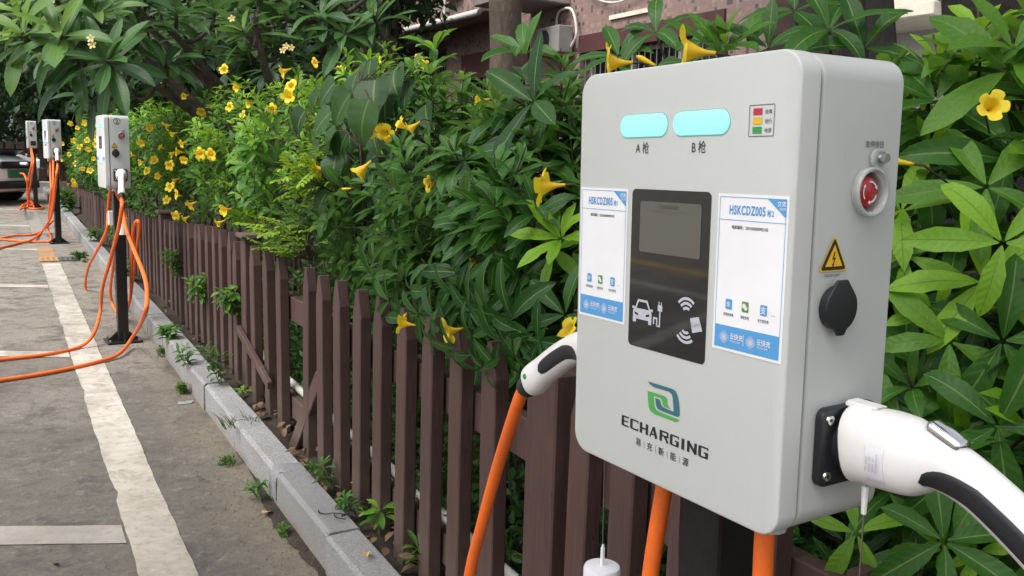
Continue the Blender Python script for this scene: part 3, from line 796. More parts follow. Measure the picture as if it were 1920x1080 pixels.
        for ch, x0, w in (('E',113,16), ('C',131.7,17.8), ('H',152.2,18), ('A',172.2,17.4), ('R',192.7,18.5), ('G',213,18), ('I',235,20), ('N',245.4,18.5), ('G',265.9,18.2)):
            for a, b_, c, d, t in LETTERS[ch]:
                # strokes keep their weight; cells are w x 14.6 mm
                sx, sy = w/10/1000, 14.6/10/1000
                polys.append(bar(x0/1000+a*sx, .0641+b_*sy, x0/1000+c*sx, .0641+d*sy, t*.00165))
        flat('lettering', polys, FR, 'print_black', root)
        for k, ch in enumerate('易充新能源'):
            text('lettering', ch, .1447+k*.0234, .0452, .0118, FR, 'print_black', root, .0006, .008)
        flat('divider', [bar(.1627+k*.0234, .0440, .1627+k*.0234, .0540, .0005) for k in range(4)], FR, 'print_black', root)
        text('lettering', '急停按钮', .110, .4475, .0082, SI, 'print_black', root, .0006, .0)
    # --- side: number sticker
    if number:
        flat('number_ring', [arcband(.09, .505, .021, .025, -10, 190, 20), arcband(.09, .505, .021, .025, 205, 335, 16)], SI, 'print_black', root)
        text('lettering', number, .09, .490, .042, SI, 'print_black', root, .0006, .012, 1, 'CENTER')
    # --- emergency stop
    es = BM(); es.prism(circ(.120, .3965, .0235, 40), -.033, -.031, M=SI); es = es.build('emergency_stop', 'seal_grey', root)
    v = []; f = []; prof = [(.0288, .0006), (.0286, .0066), (.0280, .0082), (.0268, .0088), (.0246, .0086), (.0237, .0075), (.0233, .0006)]; n = 40
    for i, (r, z) in enumerate(prof):
        for k in range(n): a = 2*math.pi*k/n; v.append(SI @ Vector((.120+r*math.cos(a), .3965+r*math.sin(a), z)))
    for i in range(len(prof)-1):
        for k in range(n): f.append((i*n+k, i*n+(k+1) % n, (i+1)*n+(k+1) % n, (i+1)*n+k))
    from_vf('guard_ring', v, f, 'clear_plastic', es, True)
    b = BM(); b.prism(rrect(.119, .4235, .143, .4455, .0105, 6), .0010, .0060, M=SI, bev=.0008); b.build('guard_tab', 'clear_plastic', es)
    q = SI @ Vector((.131, .4350, .0062)); q2 = SI @ Vector((.131, .4350, .0080)); q3 = SI @ Vector((.131, .4350, .015))
    b = BM(); b.cyl(q, q2, .0078, 20); b.cyl(q2, q3, .0054, 20, .0050); b.build('screw', 'steel', es, angle=40)
    v = []; f = []; prof = [(.0105, -.031), (.0105, -.014), (.0150, -.013), (.0166, -.011), (.0168, .0000), (.0152, .0022), (.0001, .0030)]; n = 36
    for i, (r, z) in enumerate(prof):
        for k in range(n): a = 2*math.pi*k/n; rr2 = r*(1.02 if (k % 2 and i in (3, 4)) else 1); v.append(SI @ Vector((.120+rr2*math.cos(a), .3965+rr2*math.sin(a), z)))
    for i in range(len(prof)-1):
        for k in range(n): f.append((i*n+k, i*n+(k+1) % n, (i+1)*n+(k+1) % n, (i+1)*n+k))
    from_vf('push_button', v, f, 'stop_red', es, True)
    ar = []
    for a0 in (30, 150, 270):
        ar.append(arcband(.120, .3965, .0108, .0126, a0, a0+72, 8)); a1 = R_(a0+2)
        cx, cy = .120+.0117*math.cos(a1), .3965+.0117*math.sin(a1); tx, ty = math.sin(a1), -math.cos(a1)
        ar.append([(cx+tx*.004, cy+ty*.004), (cx-.0024*math.cos(a1), cy-.0024*math.sin(a1)), (cx+.0024*math.cos(a1), cy+.0024*math.sin(a1))])
    flat('arrows', ar, SI, 'print_white', es, .0033)
    # --- warning triangle
    tri = lambda r: [(.0675 + r*math.sin(a)*1.02, .3215 + r*math.cos(a)) for a in (0, R_(120), R_(240))]
    def rtri(r, k):
        P = tri(r); o = []
        for i in range(3):
            a, b_, c = [Vector(P[(i+j) % 3]) for j in (-1, 0, 1)]
            p, q = b_+(a-b_).normalized()*k, b_+(c-b_).normalized()*k
            for s in np.linspace(0, 1, 5): o.append(tuple((1-s)**2*p+2*s*(1-s)*b_+s*s*q))
        return o
    wt = flat('warning_sign', [rtri(.0278, .006)], SI, 'print_yellow', root, .0006)
    flat('border', [rtri(.0245, .0045)], SI, 'print_black', wt, .0009)
    flat('field', [rtri(.0165, .0006)], SI, 'print_yellow', wt, .0012)
    Z = lambda pts: [(.0675+x*.001, .3195+y*.001) for x, y in pts]
    flat('bolt_mark', [Z([(1.6,10.5),(-.4,10.2),(-3.4,1.2),(-.1,2.2),(-2.0,-3.5),(-.9,-3.3),(2.9,4.4),(-.6,3.2)]), Z([(-3.2,-3.2),(.6,-2.6),(-1.9,-7.4)])], SI, 'print_black', wt, .0015)
    text('lettering', 'DANGER FLASH', .053, .3018, .0040, SI, 'print_black', root, .0006, 0, .92)
    # --- round dust cover
    b = BM(); b.prism(circ(.0725, .2665, .0250, 36), .0006, .0085, M=SI); dc = b.build('socket_cover', 'black_plastic', root, angle=40)
    o = [(.0650, .2985), (.0810, .2985)]
    o2 = [( .0730+.0265*math.cos(R_(a)), .2665+.0265*math.sin(R_(a))) for a in np.linspace(32, -66, 16)]
    o3 = [(.0815, .2385), (.0790, .2350), (.0690, .2350), (.0660, .2385)]
    o4 = [( .0730+.0265*math.cos(R_(a)), .2665+.0265*math.sin(R_(a))) for a in np.linspace(-112, -212, 16)]
    b = BM(); b.prism(list(reversed(o + o2 + o3 + o4)), .0087, .0120, M=SI, bev=.0008); b.build('lid', 'black_plastic', dc, angle=40)
    # --- gun holder
    b = BM(); b.prism(rrect(.053, .057, .151, .150, .012, 6), .0006, .0100, M=SI, bev=.0018); ho = b.build('gun_holder', 'black_plastic', root, angle=40)
    for d, vv in ((.066, .070), (.138, .070), (.066, .137), (.138, .137)):
        b = BM(); b.cyl(SI @ Vector((d, vv, .0101)), SI @ Vector((d, vv, .0125)), .0062, 16, .0055); b.build('screw', 'steel', ho, angle=40)
        flat('hex_recess', [circ(d, vv, .0024, 6)], SI, 'black_plastic', ho, .0127)
    b = BM(); b.cyl(SI @ Vector((.104, .1035, .0101)), SI @ Vector((.104, .1035, .026)), .0335, 32); b.build('socket', 'black_plastic', ho, angle=40)
    # the same holder on the far side
    LI = T @ Matrix(((1,0,0,0), (0,0,1,0), (0,1,0,0), (0,0,0,1)))
    b = BM(); b.prism(rrect(.060, .057, .160, .150, .012, 6), .0006, .0100, M=LI); ho = b.build('gun_holder', 'black_plastic', root)
    b = BM(); b.cyl(LI @ Vector((.110, .1035, .0101)), LI @ Vector((.110, .1035, .026)), .0335, 32); b.build('socket', 'black_plastic', ho, angle=40)
    return root

# gun profile: outward distance, height over socket centre, vertical radius, lateral radius
GUN = [(.011, .0085, .0450, .0380), (.014, .009, .0462, .0388), (.03, .011, .047, .0395), (.055, .014, .0475, .0395), (.08, .016, .0455, .0375), (.098, .019, .039, .033),
       (.115, .0205, .0315, .0285), (.14, .0165, .0268, .0245), (.17, .007, .0255, .023), (.21, -.0105, .026, .0225), (.25, -.031, .0265, .0225), (.285, -.050, .027, .0228),
       (.312, -.066, .029, .0255), (.328, -.0755, .0285, .025), (.334, -.079, .0255, .022)]
def gun_pts():
    """resample the profile finely: list of (centre a, h, tangent, rv, rl)"""
    P = spline([Vector((a if a < .12 else .12+(a-.12)*.87, h-.004-.065*a, 0)) for a, h, _, _ in GUN], 5); Rr = spline([Vector((rv-(.0025 if .02 < a < .12 else 0), rl, 0)) for a, _, rv, rl in GUN], 5)
    out = []
    for i, p in enumerate(P):
        t = (P[min(i+1, len(P)-1)]-P[max(i-1, 0)]).normalized()
        out.append((p.x, p.y, t, Rr[i].x, Rr[i].y))
    return out
GP = gun_pts()
def gun(root, M, rel, hero=True, sgn=1):
    """M maps (outward, up, lateral towards the lot) to world; builds the parts under root (relative to rel)"""
    def P(a, h, l): return (M @ Vector((a, h, l))) - rel
    n = 28 if hero else 14; v = []; f = []
    def ring(i, off=0.):
        a, h, t, rv, rl = GP[i]; up = Vector((-t.y, t.x, 0)); o = []
        for k in range(n):
            th = 2*math.pi*k/n; c, s = math.cos(th), math.sin(th)
            c = math.copysign(abs(c)**.85, c); s = math.copysign(abs(s)**.85, s)
            q = Vector((a, h, 0)) + up*(s*(rv+off)) + Vector((0, 0, c*(rl+off))); o.append(P(*q))
        return o
    for i in range(len(GP)): v += ring(i)
    for i in range(len(GP)-1):
        for k in range(n): f.append((i*n+k, i*n+(k+1) % n, (i+1)*n+(k+1) % n, (i+1)*n+k))
    f.append(tuple(range(n))); f.append(tuple(range((len(GP)-1)*n, len(GP)*n)))
    b = BM(); b.vf(v, f); shell = b.build('gun_shell', 'white_plastic', root, True, 50)
    def patch(name, m, a0, a1, th0, hw, off, sq=2.2, parent=root):
        idx = [i for i in range(len(GP)) if a0 <= GP[i][0] <= a1]; v = []; f = []; c = 9; K = []
        ss = np.linspace(0, 1, 26)
        for s in ss:
            aa = a0+(a1-a0)*s; i = min(range(len(GP)-1), key=lambda j: abs(GP[j][0]-aa)); i = max(i, 1)
            j = i if GP[i][0] <= aa else i-1; j = min(j, len(GP)-2)
            w = (aa-GP[j][0])/max(1e-6, GP[j+1][0]-GP[j][0]); w = min(max(w, 0), 1)
            h = GP[j][1]*(1-w)+GP[j+1][1]*w; t = (GP[j][2]*(1-w)+GP[j+1][2]*w).normalized()
            rv = GP[j][3]*(1-w)+GP[j+1][3]*w; rl = GP[j][4]*(1-w)+GP[j+1][4]*w; up = Vector((-t.y, t.x, 0))
            e = max(0, 1-abs(2*s-1)**(sq*3))**.5 if sq else 1
            for k in range(c):
                th = R_(th0(s) + hw*e*(2*k/(c-1)-1)); cc, si = math.cos(th), math.sin(th)
                cc = math.copysign(abs(cc)**.85, cc); si = math.copysign(abs(si)**.85, si)
                ed = off if 0 < k < c-1 and 0 < s < 1 else off*.1
                v.append(P(*(Vector((aa, h, 0)) + up*(si*(rv+ed)) + Vector((0, 0, cc*(rl+ed))))))
        for i in range(25):
            for k in range(c-1): f.append((i*c+k, i*c+k+1, (i+1)*c+k+1, (i+1)*c+k))
        return from_vf(name, v, f, m, parent, True)
    patch('grip_insert', 'black_plastic', .104, .250, lambda s: -30+24*min(1, s*2.5), 25, .0012)
    patch('grip_insert', 'black_plastic', .104, .250, lambda s: 180+30-24*min(1, s*2.5), 25, .0012)
    # chrome latch on top
    if hero:
        q0 = Vector((.118, .0395, .0)); ang = Matrix.Rotation(-.42, 4, 'Z')
        b = BM(); b.box((-.023, -.010, -.012), (.021, .0080, .012), .0056, 3)
        b.b.transform(Matrix.Translation(-rel) @ M @ Matrix.Translation(q0) @ ang); b.build('latch_button', 'chrome', root, angle=60)
        # lip over the socket
        b = BM(); b.vf([P(*q) for q in ((-.004, .045, -.012), (-.004, .045, .012), (.03, .0455, .012), (.03, .0455, -.012), (-.004, .053, -.011), (-.004, .053, .011), (.04, .0525, .010), (.04, .0525, -.010))],
                       [(0, 1, 2, 3), (7, 6, 5, 4), (0, 4, 5, 1), (1, 5, 6, 2), (2, 6, 7, 3), (3, 7, 4, 0)])
        bmesh.ops.bevel(b.b, geom=b.b.edges[:], offset=.002, segments=2, affect='EDGES'); b.build('lip', 'white_plastic', root, angle=50)
        pl = patch('rating_plate', 'white_cap', .047, .070, lambda s: -14, 24, .0013, 0)
        Mt = Matrix.Translation(-rel) @ M @ Matrix(((0, -1*sgn, 0, .0655), (1*sgn*sgn, 0, 0, -.006), (0, 0, 1, .0425), (0, 0, 0, 1)))
        for k, s in enumerate(('交流充电枪 EVC01-A', '额定电流：32A', '额定电压：250V', '频率：50/60HZ')):
            text('lettering', s, -.004, -.001+k*.0042 if False else -.0005-k*.0042+.0126 if sgn < 0 else k*.0042, .0030, Mt, 'print_grey', pl, .0, 0, .8)
        # status dot near the end
        i = [j for j in range(len(GP)) if GP[j][0] > .290][0]; a, h, t, rv, rl = GP[i]
        b = BM(); b.cyl(P(a, h+.006, rl*.90), P(a, h+.006, rl+.0006), .0052, 16); b.build('dot', 'print_green', root)
    # collar
    t = GP[-1][2]; p = Vector((GP[-1][0], GP[-1][1], 0)); pts = []; rad = []
    for k, (s, r) in enumerate(((-.006, .0235), (.004, .0235), (.006, .0225), (.010, .0225), (.011, .0205), (.014, .0205), (.015, .0220), (.019, .0215), (.020, .0195), (.024, .0195), (.025, .0210), (.030, .0195), (.036, .0165))):
        q = p+t*s; pts.append(P(*q)); rad.append(r)
    b = BM(); b.tube(pts, rad, 20); b.build('collar', 'black_rubber', root, angle=50)
    return M @ (p+t*.036), (M.to_3x3() @ t)
def cable(root, pts, rel, r=.0125, name='cable', n=14, sub=8):
    b = BM(); b.tube([q-rel for q in spline(pts, sub)], r, n); return b.build(name, 'cable_orange', root, True)

# ---- station 1, in front
B1 = rotz(.026) @ roty(-.0114) @ rotx(-.0133)
box_pos = Vector((.734, 1.0645, CAM_Z-.4275))
foot = box_pos - B1 @ BOXO
charger('charging_station', foot, (-.0133, -.0114, .026), 'big grey charging box with two lit cyan lamps, screen and white stickers', hero=True)
def gun_frame(boxp, B, right=True):
    """(outward, up, towards lot) -> world for the socket of a box"""
    o = boxp + B @ Vector((.107, -BW-.010 if right else .010, .1035))
    ax = B @ Vector((0, -1 if right else 1, 0)); up = B @ Vector((0, 0, 1)); la = B @ Vector((-1, 0, 0))
    M = Matrix((ax, up, la)).transposed().to_4x4(); M.translation = o; return M
def tether(root, rel, p0, p1, sleeve=True, cap=True):
    b = BM(); b.tube([Vector(q)-rel for q in spline([p0, (Vector(p0)+Vector(p1))/2+Vector((.004, .002, 0)), p1], 6)], .0011, 6); b.build('tether', 'steel', root)
    if sleeve:
        d = (Vector(p1)-Vector(p0)).normalized(); b = BM(); b.tube([Vector(p0)+d*.004-rel, Vector(p0)+d*.038-rel], [.0045, .003], 8); b.build('sleeve', 'white_plastic', root)
    if cap:
        c = Vector(p1)-rel; b = BM()
        b.tube([c+Vector((0, 0, z)) for z in (-.002, -.0035, -.008, -.05)], [.024, .0295, .0315, .0315], 32); b.build('dust_cap', 'white_cap', root, angle=40)
        b = BM(); b.box(c+Vector((-.003, -.003, -.004)), c+Vector((.003, .003, .03)), .001); b.build('cap_loop', 'white_plastic', root)
# right gun
M = gun_frame(box_pos, B1, True); rel = Vector((.62, .3, 0))
c1 = empty('charging_cable', rel, label='white charging gun with black grip plugged into the big box, orange cable', cat='charging cable')
e, t = gun(c1, M, rel)
cable(c1, [e-t*.01, e+t*.06, (.85, .20, 1.08), (.84, .13, .75), (.74, .05, .3), (.58, .16, .03), (.52, .42, .02), (.66, .62, .10), (.77, .715, .55), (.80, .733, 1.0), (.80, .737, 1.215), (.80, .737, 1.235)], rel)
tether(c1, rel, M @ Vector((.032, -.036, .012)), (.852, .634, 1.00))
# left gun
M = gun_frame(box_pos, B1, False); M = M @ Matrix(((.90, 0, 0, 0), (.085, 1, 0, 0), (0, 0, 1, 0), (0, 0, 0, 1))); rel = Vector((.6, 1.3, .02))
c2 = empty('charging_cable', rel, label='white charging gun with green dot on the far side of the big box, orange cable', cat='charging cable')
e, t = gun(c2, M, rel, sgn=-1)
cable(c2, [e-t*.01, e+t*.006, e+Vector((0, .032, -.052)), (.85, 1.505, 1.05), (.85, 1.565, .905), (.85, 1.617, .766), (.85, 1.66, .55), (.80, 1.66, .25), (.62, 1.5, .045), (.5, 1.2, .04), (.6, .98, .06), (.76, .98, .35), (.795, .965, .8), (.80, .950, 1.07), (.80, .930, 1.215), (.80, .928, 1.235)], rel)
tether(c2, rel, M @ Vector((.065, -.032, .0)), (.853, 1.139, 1.0), sleeve=False)
b = BM(); b.tube([Vector((.853, 1.139, 1.003))-rel, Vector((.853, 1.139, 1.035))-rel], [.003, .0022], 8); b.build('sleeve', 'white_plastic', c2)

# ---- further stations
def station(px, rotz_, label, number, glab, gun_on=True):
    g = gnd(*px); ft = Vector((g.x, g.y, gz(g.y)+.004)); Bm = rotz(rotz_)
    charger('charging_station', ft, (0, 0, rotz_), label, number=number)
    bp = ft + Bm @ BOXO; ends = None
    if gun_on:
        M = gun_frame(bp, Bm @ rotz(-.17) @ rotx(.10), True); M.translation = bp + Bm @ Vector((.107, -BW-.012, .1035)); rel = Vector((ft.x, ft.y-.3, ft.z))
        c = empty('charging_cable', rel, label=glab, cat='charging cable')
        e, t = gun(c, M, rel, hero=False); ends = (c, rel, e, t)
    return ft, bp, Bm, ends
mat('clip_white', (.7, .69, .66), .5)
f2, b2, B2, g2 = station((231, 640), R_(3), 'grey charging box numbered 2 on a black pole', '2', 'white gun plugged into charging box 2 with orange cable trailing to the lot')
c, rel, e, t = g2
X2 = .72
def hx(px, X=X2): return atX(px[0], px[1], X)
cable(c, [e-t*.008, e+t*.03, hx((229, 385), .73), hx((222, 430), .71), hx((206, 490), .68), hx((192, 540), .66), hx((188, 585), .65), gnd(176, 625, .10), gnd(150, 650, .02), gnd(90, 664, .016), gnd(0, 674, .016), gnd(-150, 690, .016), gnd(-500, 740, .016)], rel, .0135, n=10)
rel = Vector((f2.x, f2.y+.1, f2.z))
c = empty('charging_cable', rel, label='orange cable looping down from charging box 2 and back across the white line', cat='charging cable')
cable(c, [b2+B2 @ Vector((.07, -.33, 0)), hx((228, 385), .80), hx((237, 430), .78), hx((252, 470), .76), hx((270, 515), .74), hx((276, 550), .72), hx((271, 590), .68), gnd(250, 630, .12), gnd(222, 664, .03), gnd(170, 682, .016), gnd(90, 699, .016), gnd(0, 713, .016), gnd(-150, 735, .016), gnd(-500, 790, .016)], rel, .0135, n=10)
rel = Vector((f2.x, f2.y+.2, f2.z))
c = empty('charging_cable', rel, label='orange cable hanging in a wide loop behind the pole of charging box 2', cat='charging cable')
cable(c, [b2+B2 @ Vector((.07, -.13, 0)), hx((203, 395), .74), hx((201, 430), .72), hx((186, 462), .70), hx((166, 500), .70), hx((160, 535), .70), hx((167, 565), .72), hx((185, 587), .78), hx((212, 592), .84), hx((238, 575), .88), hx((248, 530), .90), hx((256, 470), .90), hx((262, 425), .90), hx((256, 415), .88), hx((249, 440), .87), hx((246, 520), .86), hx((244, 560), .86), hx((232, 590), .86), hx((216, 580), .85), hx((207, 550), .82), hx((212, 500), .80), hx((220, 440), .80)], rel, .0135, n=10)
b = BM(); b.cyl((.04, -.075, .0), (.04, -.075, .13), .034, 16); o = b.build('cable_clip', 'clip_white'); 
st2 = [q for q in bpy.data.objects if q.get('label', '').startswith('grey charging box numbered 2')][0]
o.parent = st2; o.location = (-.02, .01, .86)
b = BM(); b.box((-.075, -.02, .93), (-.041, .02, 1.04), .003); b.build('cable_clip', 'clip_white', st2)

f3, b3, B3, g3 = station((110, 456), R_(7), 'grey charging box numbered 3 on a black pole past the drain covers', '3', 'white gun plugged into charging box 3 with orange cable falling to the ground')
c, rel, e, t = g3
cable(c, [e-t*.008, e+t*.03, hx((107, 320), .62), hx((104, 350), .60), hx((100, 385), .58), hx((93, 412), .55), hx((78, 435), .5), gnd(62, 448, .05), gnd(40, 455, .02), gnd(0, 465, .02), gnd(-60, 478, .02), gnd(-300, 520, .02)], rel, .016, n=8)
rel = Vector((f3.x, f3.y+.2, f3.z))
c = empty('charging_cable', rel, label='pair of orange cables bundled below charging box 3', cat='charging cable')
cable(c, [b3+B3 @ Vector((.07, -.13, 0)), hx((95, 330), .61), hx((96, 360), .60), hx((92, 400), .58), hx((90, 430), .6), gnd(96, 447, .06), gnd(88, 453, .02), gnd(50, 453, .02), gnd(0, 449, .02), gnd(-60, 452, .02), gnd(-300, 470, .02)], rel, .016, n=8)
cable(c, [b3+B3 @ Vector((.07, -.33, 0)), hx((100, 330), .62), hx((100, 365), .61), hx((96, 395), .60), hx((90, 420), .59), hx((100, 413), .66), gnd(80, 432, .05), gnd(60, 440, .02), gnd(20, 443, .02), gnd(-60, 460, .02), gnd(-300, 490, .02)], rel, .016, n=8)
cl = BM(); cl.box((-.075, -.09, .80), (.0, -.042, .90), .004); 
st3 = [q for q in bpy.data.objects if q.get('label', '').startswith('grey charging box numbered 3')][0]
cl.build('cable_clip', 'clip_white', st3)
f4, b4, B4, g4 = station((68, 390), R_(1), 'last grey charging box of the row, with empty gun holder, beside the silver car', '4', '', gun_on=False)
rel = Vector((f4.x, f4.y-.1, f4.z))
c = empty('charging_cable', rel, label='orange cables from the last box to the silver car, coiled at its pole', cat='charging cable')
CARPORT = atY(38, 325, 21.4)
cable(c, [b4+B4 @ Vector((.07, -.13, 0)), hx((60, 305), .52), hx((54, 330), .46), hx((51, 360), .42), gnd(52, 380, .05), gnd(45, 389, .03), gnd(38, 392, .2), gnd(44, 384, .22), gnd(52, 388, .1), hx((52, 350), .42), hx((46, 328), .38), CARPORT], rel, .018, n=8)
cable(c, [b4+B4 @ Vector((.07, -.33, 0)), hx((63, 305), .54), hx((58, 340), .5), hx((55, 370), .48), gnd(60, 386, .03), gnd(48, 388, .03), gnd(60, 391, .03), gnd(76, 391, .03), gnd(80, 387, .03), gnd(66, 384, .04), gnd(45, 386, .03), gnd(58, 377, .1), gnd(64, 389, .03)], rel, .018, n=8)

# ================================================================ cars
mat('car_silver', (.82, .83, .85), .3, coat=.6)
mat('car_white', (.75, .75, .76), .3, coat=.5)
mat('car_glass', (.01, .012, .014), .05, spec=.6)
mat('tyre', (.02, .02, .02), .8)
mat('rim', (.45, .45, .46), .3, metal=.9)
mat('trim_black', (.012, .012, .013), .4)
mat('head_lamp', (.6, .62, .65), .1, coat=.8)
mat('plate_green', (.03, .16, .09), .4)
def car(loc, rz, paint, label, charging=False):
    """length along +x (nose at x = 0 pointing +x), y left"""
    root = empty('parked_car', loc, (0, 0, rz), label, 'car'); root.scale = (1.28, 1.28, 1.28)
    # lower body stations: x, half width, sill z, belt z
    st = [(0, .40, .32, .62), (-.06, .60, .24, .70), (-.22, .78, .20, .78), (-.5, .87, .19, .84), (-1.0, .89, .19, .93), (-1.3, .89, .19, .98), (-2.2, .89, .19, 1.0), (-3.4, .89, .19, 1.02), (-3.9, .87, .22, 1.02), (-4.2, .80, .28, .98), (-4.3, .66, .34, .85)]
    v = []; f = []; n = 11
    for x, w, z0, z1 in st:
        h = z1-z0
        for a, b_ in ((-.88, 0), (-.97, .12), (-1, .35), (-.985, .65), (-.93, .9), (-.80, 1.0), (0, 1.06), (.80, 1.0), (.93, .9), (.985, .65), (1, .35), (.97, .12), (.88, 0)): v.append((x, a*w, z0+b_*h))
    n = 13
    for i in range(len(st)-1):
        for k in range(n-1): f.append((i*n+k, i*n+k+1, (i+1)*n+k+1, (i+1)*n+k))
        f.append((i*n+n-1, i*n, (i+1)*n, (i+1)*n+n-1))
    f.append(tuple(range(n))); f.append(tuple(range((len(st)-1)*n, len(st)*n)))
    b = BM(); b.vf(v, f); b.build('body', paint, root, True, 45)
    cb = [(-1.15, .76, .99, 1.0), (-1.75, .70, .99, 1.40), (-2.1, .66, .99, 1.48), (-2.8, .65, .99, 1.49), (-3.5, .66, .99, 1.40), (-4.05, .72, .99, 1.04)]
    v = []; f = []; m = 7
    for x, w, z0, z1 in cb:
        for a, b_ in ((-1.12, 0), (-1.0, .9), (-.85, 1), (0, 1.03), (.85, 1), (1.0, .9), (1.12, 0)): v.append((x, a*w, z0+b_*(z1-z0)))
    for i in range(len(cb)-1):
        for k in range(m-1): f.append((i*m+k, i*m+k+1, (i+1)*m+k+1, (i+1)*m+k))
    f.append(tuple(range(m))); f.append(tuple(range((len(cb)-1)*m, len(cb)*m)))
    b = BM(); b.vf(v, f); b.build('cabin_glass', 'car_glass', root, True, 45)
    b = BM()
    v = [(x, a*w*1.0, z1*1.0+.012+(.03*(z1-.99) if a == 0 else 0)) for x, w, _, z1 in cb[1:5] for a in (-.98, -.85, 0, .85, .98)]
    for i in range(4):
        v[i*5] = (v[i*5][0], v[i*5][1], v[i*5][2]-.03); v[i*5+4] = (v[i*5+4][0], v[i*5+4][1], v[i*5+4][2]-.03)
    b.vf(v, [(i*5+k, i*5+k+1, (i+1)*5+k+1, (i+1)*5+k) for i in range(3) for k in range(4)]); b.build('roof', paint, root, True)
    for s in (-1, 1):
        b = BM()
        for (xa, za, xb, zb) in ((-1.15, 1.0, -1.78, 1.42), (-2.62, 1.0, -2.62, 1.47), (-4.0, 1.03, -3.45, 1.42)):
            b.tube([(xa, s*(.855 if za < 1.1 else .70), za), (xb, s*.665, zb)], .03, 6)
        b.build('pillar', paint if s else paint, root)
        b = BM(); b.box((-1.5, s*.95-.09, .98), (-1.38, s*.95+.09, 1.11), .03, 2); b.build('mirror', paint, root, angle=50)
        for x in (-.82, -3.45):
            w = BM(); w.tube([(x, s*.90, .32), (x, s*.86, .32), (x, s*.70, .32)], [.30, .32, .32], 28); w = w.build('wheel', 'tyre', root, angle=50)
            q = BM(); q.cyl((x, s*.905, .32), (x, s*.88, .32), .2, 20); q.build('rim', 'rim', w)
        b = BM(); b.vf([(-.10, s*.50, .655), (-.02, s*.52, .60), (-.12, s*.80, .58), (-.45, s*.875, .70), (-.48, s*.865, .76), (-.2, s*.78, .73)], [(0, 1, 2, 3, 4, 5)] if s > 0 else [(5, 4, 3, 2, 1, 0)])
        r = bmesh.ops.extrude_face_region(b.b, geom=b.b.faces[:]); bmesh.ops.translate(b.b, verts=[g for g in r['geom'] if isinstance(g, bmesh.types.BMVert)], vec=(.03, s*.02, .02))
        b.build('headlight', 'head_lamp', root)
    b = BM(); b.box((-.03, -.5, .27), (.035, .5, .40), .02, 2); b.build('lower_grille', 'trim_black', root, angle=50)
    b = BM(); b.box((.0, -.24, .45), (.045, .24, .59), .01); b.build('number_plate', 'plate_green' if charging else 'car_white', root)
    if charging:
        b = BM(); b.box((-.12, -.40, .60), (.03, .40, .72), .03, 2); b.build('charge_port', 'trim_black', root, angle=50)
        b = BM(); b.vf([(-.30, -.34, .80), (-.30, .34, .80), (-.10, .32, .90), (-.10, -.32, .90), (-.31, -.34, .82), (-.31, .34, .82), (-.11, .32, .93), (-.11, -.32, .93)], [(0, 1, 2, 3), (7, 6, 5, 4), (0, 4, 5, 1), (1, 5, 6, 2), (2, 6, 7, 3), (3, 7, 4, 0)]); b.build('port_flap', 'trim_black', root)
        b = BM(); b.box((.02, .02, .655), (.16, .08, .71), .02, 2); b.build('inlet', 'white_plastic', root, angle=50)
    return root
hd = math.atan2(-.62, .78)
nose = gnd(40, 384); nose = Vector((nose.x, nose.y, gz(nose.y)))
car(nose + Vector((-.04, .05, 0)), hd, 'car_silver', 'silver car with green plate charging at the last box of the row', True)
car((4.55, 4.2, gz(2.5)+.1), R_(90), 'car_white', 'white parked car glimpsed through the lime tipped shrub')
# ================================================================ plants
def m_leaf(name, dark, mid, lime, gloss=.42, trans=.3, nv=9., rib=(.30, .42, .13), ribamt=.35, veinamt=.28):
    t = NT(name)
    at = t.n.new('ShaderNodeAttribute'); at.attribute_name = 'leafco'; co = t.sep(at.outputs['Vector'])
    oi = t.n.new('ShaderNodeObjectInfo'); oc = t.sep(oi.outputs['Color'])
    tint = t.math('ADD', co[2], oc[0])
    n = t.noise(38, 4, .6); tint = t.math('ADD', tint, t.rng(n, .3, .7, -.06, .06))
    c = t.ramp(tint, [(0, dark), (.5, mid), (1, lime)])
    au = t.math('ABSOLUTE', co[0])
    # side veins run forward from the midrib
    w = t.math('SINE', t.math('MULTIPLY', t.math('SUBTRACT', co[1], t.math('MULTIPLY', au, .13)), nv*6.283))
    vein = t.math('MULTIPLY', t.rng(w, .80, 1.0), t.rng(au, .95, .2))
    ribm = t.rng(au, .085, .02)
    c = t.mix(t.math('MULTIPLY', vein, veinamt), c, t.mix(.5, c, dark))
    rc = t.mix(t.rng(tint, .40, .75), rib, (.07, .16, .015))
    c = t.mix(t.math('MULTIPLY', ribm, ribamt), c, rc)
    # scattered brown blemishes
    bl = t.math('MULTIPLY', t.rng(t.noise(70, 4, .6), .66, .70), t.rng(oi.outputs['Random'], .62, .66)); c = t.mix(t.math('MULTIPLY', bl, .8), c, (.10, .075, .02))
    geo = t.n.new('ShaderNodeNewGeometry')
    c = t.mix(t.math('MULTIPLY', geo.outputs['Backfacing'], .30), c, (.13, .21, .085))
    h = t.math('ADD', t.math('MULTIPLY', w, -.35), t.math('MULTIPLY', ribm, -1.5))
    nb = t.bump(h, .22, .003, t.bump(t.noise(90, 3, .5), .12, .004))
    t.set(Base_Color=c, Roughness=gloss, Normal=nb); t.p.inputs['Specular IOR Level'].default_value = .32
    tr = t.n.new('ShaderNodeBsdfTranslucent'); ms = t.n.new('ShaderNodeMixShader'); ms.inputs[0].default_value = trans
    hsv = t.n.new('ShaderNodeHueSaturation'); hsv.inputs['Value'].default_value = 1.7; hsv.inputs['Saturation'].default_value = 1.08; hsv.inputs['Hue'].default_value = .485
    t.l.new(c, hsv.inputs['Color']); t.l.new(hsv.outputs[0], tr.inputs[0])
    t.l.new(t.p.outputs[0], ms.inputs[1]); t.l.new(tr.outputs[0], ms.inputs[2]); t.l.new(ms.outputs[0], t.out.inputs[0])
